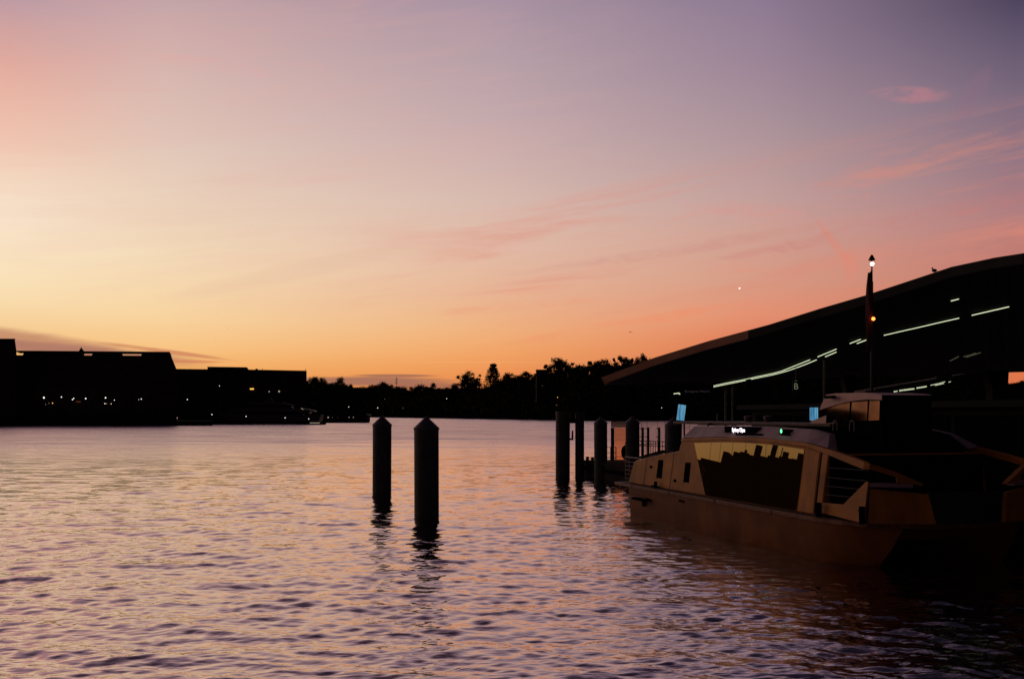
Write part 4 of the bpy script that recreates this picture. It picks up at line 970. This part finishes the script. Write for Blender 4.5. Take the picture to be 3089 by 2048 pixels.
# curved beam over the windows, sweeping down to the bow
BT = [(6.35, 3.60), (7.6, 3.66), (9.43, 3.73), (11.2, 3.775), (12.75, 3.775), (14.4, 3.745), (15.98, 3.69), (16.88, 3.575), (17.43, 3.50), (18.49, 3.34), (19.3, 3.2)]
BB = [3.50, 3.55, 3.61, 3.65, 3.65, 3.62, 3.56, 3.44, 3.33, 3.13, 2.98]
for s in (0, 1):
    def Yb(y): return y if s == 0 else BEAM-y
    rings = []
    for (x, zt), zb in zip(BT, BB):
        yo = .56 if x < 18 else .54
        rings.append([(x, Yb(ys(zb)-.04), zb), (x, Yb(ys(zt)-.04), zt), (x, Yb(ys(zt)+.12), zt), (x, Yb(ys(zb)+.12), zb)])
    for (x, y, zt), zb, y_ in (((19.5, .60, 3.155), 2.99, 0), ((19.77, 1.25, 2.93), 2.78, 0), ((19.93, 1.62, 2.75), 2.6, 0), ((20.07, 2.01, 2.57), 2.5, 0)):
        rings.append([(x, Yb(y-.03), zb), (x, Yb(y-.02), zt), (x-.12, Yb(y+.07), zt), (x-.12, Yb(y+.07), zb)])
    MB().loft(rings).build('sheer_beam', M['gold'], fe)
    # infill between beam and bow panel
    MB().loft([[(19.80, Yb(1.27), 2.79), (20.05, Yb(2.0), 2.52), (19.98, Yb(1.71), 2.55), (19.82, Yb(1.28), 2.6)], [(19.7, Yb(1.32), 2.79), (19.95, Yb(2.05), 2.52), (19.88, Yb(1.76), 2.55), (19.72, Yb(1.33), 2.6)]]).build('beam_gusset', M['gold'], fe)
    # bow quarter panel, cap and lower bulwark
    MB().loft([[(19.59, Yb(.52), 2.41), (20.14, Yb(2.1), 2.26), (20.3, Yb(2.27), 1.39), (19.67, Yb(.39), 1.39)], [(19.5, Yb(.6), 2.41), (20.04, Yb(2.15), 2.26), (20.2, Yb(2.35), 1.39), (19.58, Yb(.5), 1.39)]]).build('bow_panel', M['gold'], fe)
    MB().loft([[(19.57, Yb(.50), 2.58), (19.98, Yb(1.70), 2.56), (19.99, Yb(1.71), 2.45), (19.59, Yb(.51), 2.47)], [(19.40, Yb(.60), 2.58), (19.80, Yb(1.78), 2.56), (19.80, Yb(1.78), 2.45), (19.40, Yb(.60), 2.47)]]).build('bow_cap', M['mauve'], fe)
    pts = [(17.37, 1.82), (18.46, 1.86), (19.45, 2.62), (19.56, 2.62), (19.56, 1.4), (17.37, 1.5)]
    MB().loft([[(x, Yb(ys(z)), z) for x, z in pts], [(x, Yb(ys(z)+.06), z) for x, z in pts]]).build('bulwark', M['gold'], fe)
    for z in (2.93, 2.62, 2.35, 2.08):
        xe = 19.5 if z > 2.6 else 18.46+(z-1.86)*1.3
        MB().tube((17.36, Yb(ys(z)+.03), z), (xe, Yb(ys(z)+.03), z+.02), .016, .016, 6).build('gate_rail', M['steel'], fe)
    for x, z0, z1 in ((17.42, 1.39, 1.83), (19.70, 1.39, 1.91)):
        MB().tube((x, Yb(.17), z0), (x, Yb(.17), z1), .085, .085, 12).tube((x-.15, Yb(.17), z1-.13), (x+.15, Yb(.17), z1-.13), .03).build('bollard', M['black'], fe)
    MB().tube((4.62, Yb(.16), 1.39), (4.62, Yb(.16), 1.68), .07, .07, 12).tube((4.2, Yb(.16), 1.46), (5.0, Yb(.16), 1.46), .04).build('bollard', M['black'], fe)
    # slanting roof side
    fb = [(6.34, 3.63), (9.43, 3.75), (12.75, 3.79), (16.0, 3.70), (17.2, 3.56)]
    ft = [(6.56, 4.13), (9.42, 4.17), (12.69, 4.19), (15.47, 4.12), (16.6, 3.97)]
    m_ = MB()
    m_.loft([[(a_[0], Yb(.645), a_[1]), (b_[0], Yb(1.1), b_[1]), (b_[0], Yb(1.3), b_[1]), (a_[0], Yb(1.0), a_[1]-.1)] for a_, b_ in zip(fb, ft)])
    m_.build('roof_side', M['mauve'], fe)
# aft roof edge triangle and roof deck
rp = [(6.5, 4.12), (9.4, 4.16), (12.7, 4.18), (15.4, 4.11), (16.55, 3.95), (17.3, 3.5), (17.3, 3.3), (6.5, 3.5)]
MB().loft([[(x, 1.28, z) for x, z in rp], [(x, BEAM-1.28, z) for x, z in rp]]).build('roof_deck', M['black'], fe)
M['rust'] = material('roof_plate', (.10, .06, .06), .5, 0, .4, 2)
MB().box((2.6, 1.9, 4.2), (15.4, 5.1, 4.31)).build('upper_roof', M['rust'], fe, bevel=.02)
MB().box((5.6, 1.7, 4.16), (6.6, 5.3, 4.26)).build('aft_awning', M['rust'], fe)
for y in (2.2, 4.8): MB().tube((3.2, y, 2.7), (3.2, y, 4.2), .04).tube((5.6, y, 2.9), (5.6, y, 4.2), .04).build('awning_post', M['black'], fe)
MB().path([(5.6, 1.75, 4.05), (5.75, 1.7, 3.92), (6.0, 1.65, 3.88), (6.3, 1.6, 3.88)], .03).build('davit_hook', M['black'], fe)
for x in (2.9, 5.75):
    side_poly([(x, 1.42), (x+.025, 1.42), (x+.025, interp(prof[2:9], x)-.06), (x, interp(prof[2:9], x)-.06)], 'panel_seam', M['black'], -.006, .01)
for x, z in ((3.4, 2.2), (6.1, 1.75)): side_poly([(x, z), (x+.22, z), (x+.22, z+.12), (x, z+.12)], 'vent', M['black'], -.02, .01)
MB().tube((2.4, .36, 2.62), (5.9, .42, 3.06), .015).build('grab_rail', M['steel'], fe)
for x in (2.2, 6.4, 10.6, 14.8): MB().box((x, -.012, 1.24), (x+.03, .01, 1.365)).build('gunwale_joint', M['black'], fe)
# cabin front: black windscreen panes, widened over the wall as painted shade
for k in range(5):
    y0 = .62+k*1.16; MB().loft([[(17.36, y0, 3.3), (17.36, y0+1.15, 3.3), (17.42, y0+1.15, 1.45), (17.42, y0, 1.45)], [(17.33, y0, 3.3), (17.33, y0+1.15, 3.3), (17.33, y0+1.15, 1.45), (17.33, y0, 1.45)]]).build('front_window', M['black'], fe)
# bow bulwark between the quarter panels
MB().loft([[(20.2, 2.33, 1.39), (20.35, 3.5, 1.39), (20.2, 4.67, 1.39), (20.1, 4.67, 1.39), (20.25, 3.5, 1.39), (20.1, 2.33, 1.39)], [(20.06, 2.2, 2.3), (20.2, 3.5, 2.3), (20.06, 4.8, 2.3), (19.96, 4.8, 2.3), (20.1, 3.5, 2.3), (19.96, 2.2, 2.3)]]).build('bow_bulwark', M['steel'], fe)
# destination sign
M['led'] = material('led_white', (.9, .85, .9), .4, emit=lin((255, 240, 250)), estr=2.2)
sgn = MB().box((9.85, .80, 3.93), (12.3, 1.1, 4.16)).build('route_sign', M['black'], fe)
tx = text_mesh('lettering', 'Sydney Olym', .215, M['led'], sgn, (11.0, .79, 4.03), (R(90), 0, 0), .88, .003, .004)
MB().box((10.9, .72, 3.82), (12.9, 1.0, 3.925)).build('sign_bracket', M['black'], fe)
# starboard light
M['green'] = material('green_glass', (.05, .5, .2), .3, emit=lin((90, 255, 150)), estr=3.0)
gb = MB().box((14.0, .78, 3.93), (14.5, 1.05, 4.1)).box((14.1, .8, 3.82), (14.65, 1.0, 3.94)).build('side_light', M['black'], fe)
MB().ball((14.13, .78, 4.04), .055, 12, 8, (1, .6, 1.3)).build('green_lens', M['green'], gb, True)
# wheelhouse
vis = [(13.78, 4.78), (14.18, 5.32), (14.76, 5.36), (16.24, 5.35), (17.04, 5.30), (17.39, 5.24), (17.39, 5.08), (16.59, 5.11), (15.64, 5.06), (14.76, 4.94), (14.18, 4.84)]
YW0, YW1 = 2.5, 4.5
def wprism(poly, name, mat, y0=YW0, y1=YW1, bevel=0, par=None):
    return MB().loft([[(x, y0, z) for x, z in poly], [(x, y1, z) for x, z in poly]]).build(name, mat, par or fe, bevel=bevel)
wh = wprism([(13.9, 4.1), (13.85, 4.8), (14.2, 4.85), (14.76, 4.95), (15.64, 5.07), (17.3, 5.1), (17.34, 4.43), (17.38, 3.6), (13.9, 3.9)], 'wheelhouse', M['black'], 2.56, 4.44)
M['wglass'] = material('wheelhouse_glass', (.10, .035, .02), .04, 1.0, .3, 2)
P_ = [(14.25, 4.32), (14.25, 4.82), (15.0, 4.96), (15.6, 5.03), (15.62, 4.4)]; MB().loft([[(x, 2.47+(z-4.3)*.085, z) for x, z in P_], [(x, 2.6, z) for x, z in P_]]).build('side_window', M['wglass'], fe)
P_ = [(15.72, 4.4), (15.72, 5.04), (16.6, 5.06), (16.62, 4.42)]; MB().loft([[(x, 2.47+(z-4.3)*.085, z) for x, z in P_], [(x, 2.6, z) for x, z in P_]]).build('side_window', M['wglass'], fe)
P_ = [(16.7, 4.42), (16.7, 5.07), (17.24, 5.06), (17.28, 4.44)]; MB().loft([[(x, 2.47+(z-4.3)*.085, z) for x, z in P_], [(x, 2.6, z) for x, z in P_]]).build('side_window', M['wglass'], fe)
wprism(vis, 'visor_roof', M['visor'], bevel=.02)
wprism([(17.392, 5.07), (17.392, 5.25), (17.45, 5.22), (17.45, 5.09)], 'visor_shade_cap', M['black'], 2.52, 4.52)  # black cap added over the visor front to stand in for its shade
wprism([(15.15, 5.362), (15.15, 5.44), (15.8, 5.44), (15.8, 5.362)], 'hatch', M['rust'], 3.0, 4.0)
wprism([(13.0, 4.20), (13.3, 4.39), (14.38, 4.63), (14.92, 4.16)], 'coaming', M['visor'])
wprism([(14.5, 5.18), (14.5, 5.28), (14.95, 5.28), (14.95, 5.18)], 'searchlight', M['black'], 2.25, 2.42)
MB().box((17.4, 2.7, 4.3), (17.46, 4.3, 5.0)).build('front_window', M['black'], fe)
for x0_ in (16.02, 16.97):
    MB().path([(x0_, 1.6, 4.08)]+[(x0_+.12-.12*math.cos(t*math.pi/8), 1.6, 4.3+.12*math.sin(t*math.pi/8)) for t in range(9)]+[(x0_+.24, 1.6, 4.08)], .018, 6).build('grab_hoop', M['colpaint'], fe)
MB().tube((3.92, 3.5, 4.3), (3.92, 3.5, 4.68), .025).build('antenna', M['colpaint'], fe)
for x in (6.8, 8.45): MB().lathe([(.16, 4.31), (.16, 4.44), (.2, 4.46), (.17, 4.56), (.02, 4.58)], 14, (x, 3.5)).build('roof_vent', M['rust'], fe, True)
for k in range(6): MB().tube((.15, .5, 1.56+.2*k), (1.25 if k < 4 else 1.6+.3*(k-4), .5, 1.56+.2*k), .016, .016, 6).build('stern_rail', M['colpaint'], fe)
for x in (.2, .7): MB().tube((x, .5, 1.38), (x, .5, 2.58), .022, .022, 6).build('stern_post', M['colpaint'], fe)
MB().tube((.15, .5, 2.6), (2.2, .5, 2.59), .02, .02, 6).build('stern_rail', M['colpaint'], fe)
# mast
YM = 3.5; XM = 15.45
ms = MB().tube((XM, YM, 5.3), (XM, YM, 9.2), .05, .045, 10).tube((XM, YM, 9.2), (XM, YM, 10.0), .03, .025, 8).build('mast', M['steel'], fe)
MB().lathe([(.02, 9.92), (.12, 9.93), (.04, 10.1), (.02, 10.12)], 12, (XM, YM)).build('mast_cap', M['black'], ms)
MB().box((XM-.14, YM-.04, 8.9), (XM-.05, YM+.04, 9.5)).build('mast_bracket', M['black'], ms)
M['mastw'] = material('mast_lamp_white', (.9, .9, .85), .3, emit=(1, .98, .9), estr=4)
M['masto'] = material('mast_lamp_orange', (.9, .3, .1), .3, emit=lin((255, 120, 50)), estr=5)
MB().ball((XM+.09, YM-.05, 9.79), .066, 12, 8).build('masthead_lamp', M['mastw'], ms, True)
MB().ball((XM+.17, YM-.06, 7.90), .06, 12, 8).build('orange_lamp', M['masto'], ms, True)
MB().ball((XM-.09, YM-.08, 7.9), .035, 10, 6).build('orange_lamp', material('mast_lamp_dim', (.8, .3, .1), .3, emit=lin((230, 120, 60)), estr=.9), ms, True)
MB().tube((XM-.09, YM, 7.85), (XM+.17, YM, 7.85), .015).build('lamp_arm', M['black'], ms)
# furled flag
w2 = Matrix.Rotation(FA, 4, 'Z'); fp = w2 @ Vector((XM, YM, 0))+Vector((4.96, 48.3, 0))
fl_ = empty('furled_flag', (fp.x, fp.y, 0), FA, 'dark red flag hanging limp and folded down the ferry mast', 'flag')
rings = []
for z, xl, xr in ((9.5, -.03, .05), (9.3, -.07, .07), (9.0, -.13, .09), (8.6, -.17, .11), (8.25, -.19, .13), (8.0, -.19, .11), (7.7, -.16, .03), (7.3, -.12, .0), (7.0, -.09, -.02), (6.8, -.06, -.03)):
    r_ = []
    for k in range(16):
        t = 2*math.pi*k/16; cxm = (xl+xr)/2; hw = (xr-xl)/2; rr2 = 1+.16*math.sin(5*t+z*1.5)
        r_.append((cxm+hw*math.cos(t)*rr2, -.09+.07*math.sin(t)*rr2, z))
    rings.append(r_)
MB().loft(rings).build('cloth', material('flag_red', (.075, .012, .012), .8, 0, .3, 6), fl_, True)
MB().tube((0, -.06, 9.45), (0, -.04, 9.55), .02).build('toggle', M['steel'], fl_)
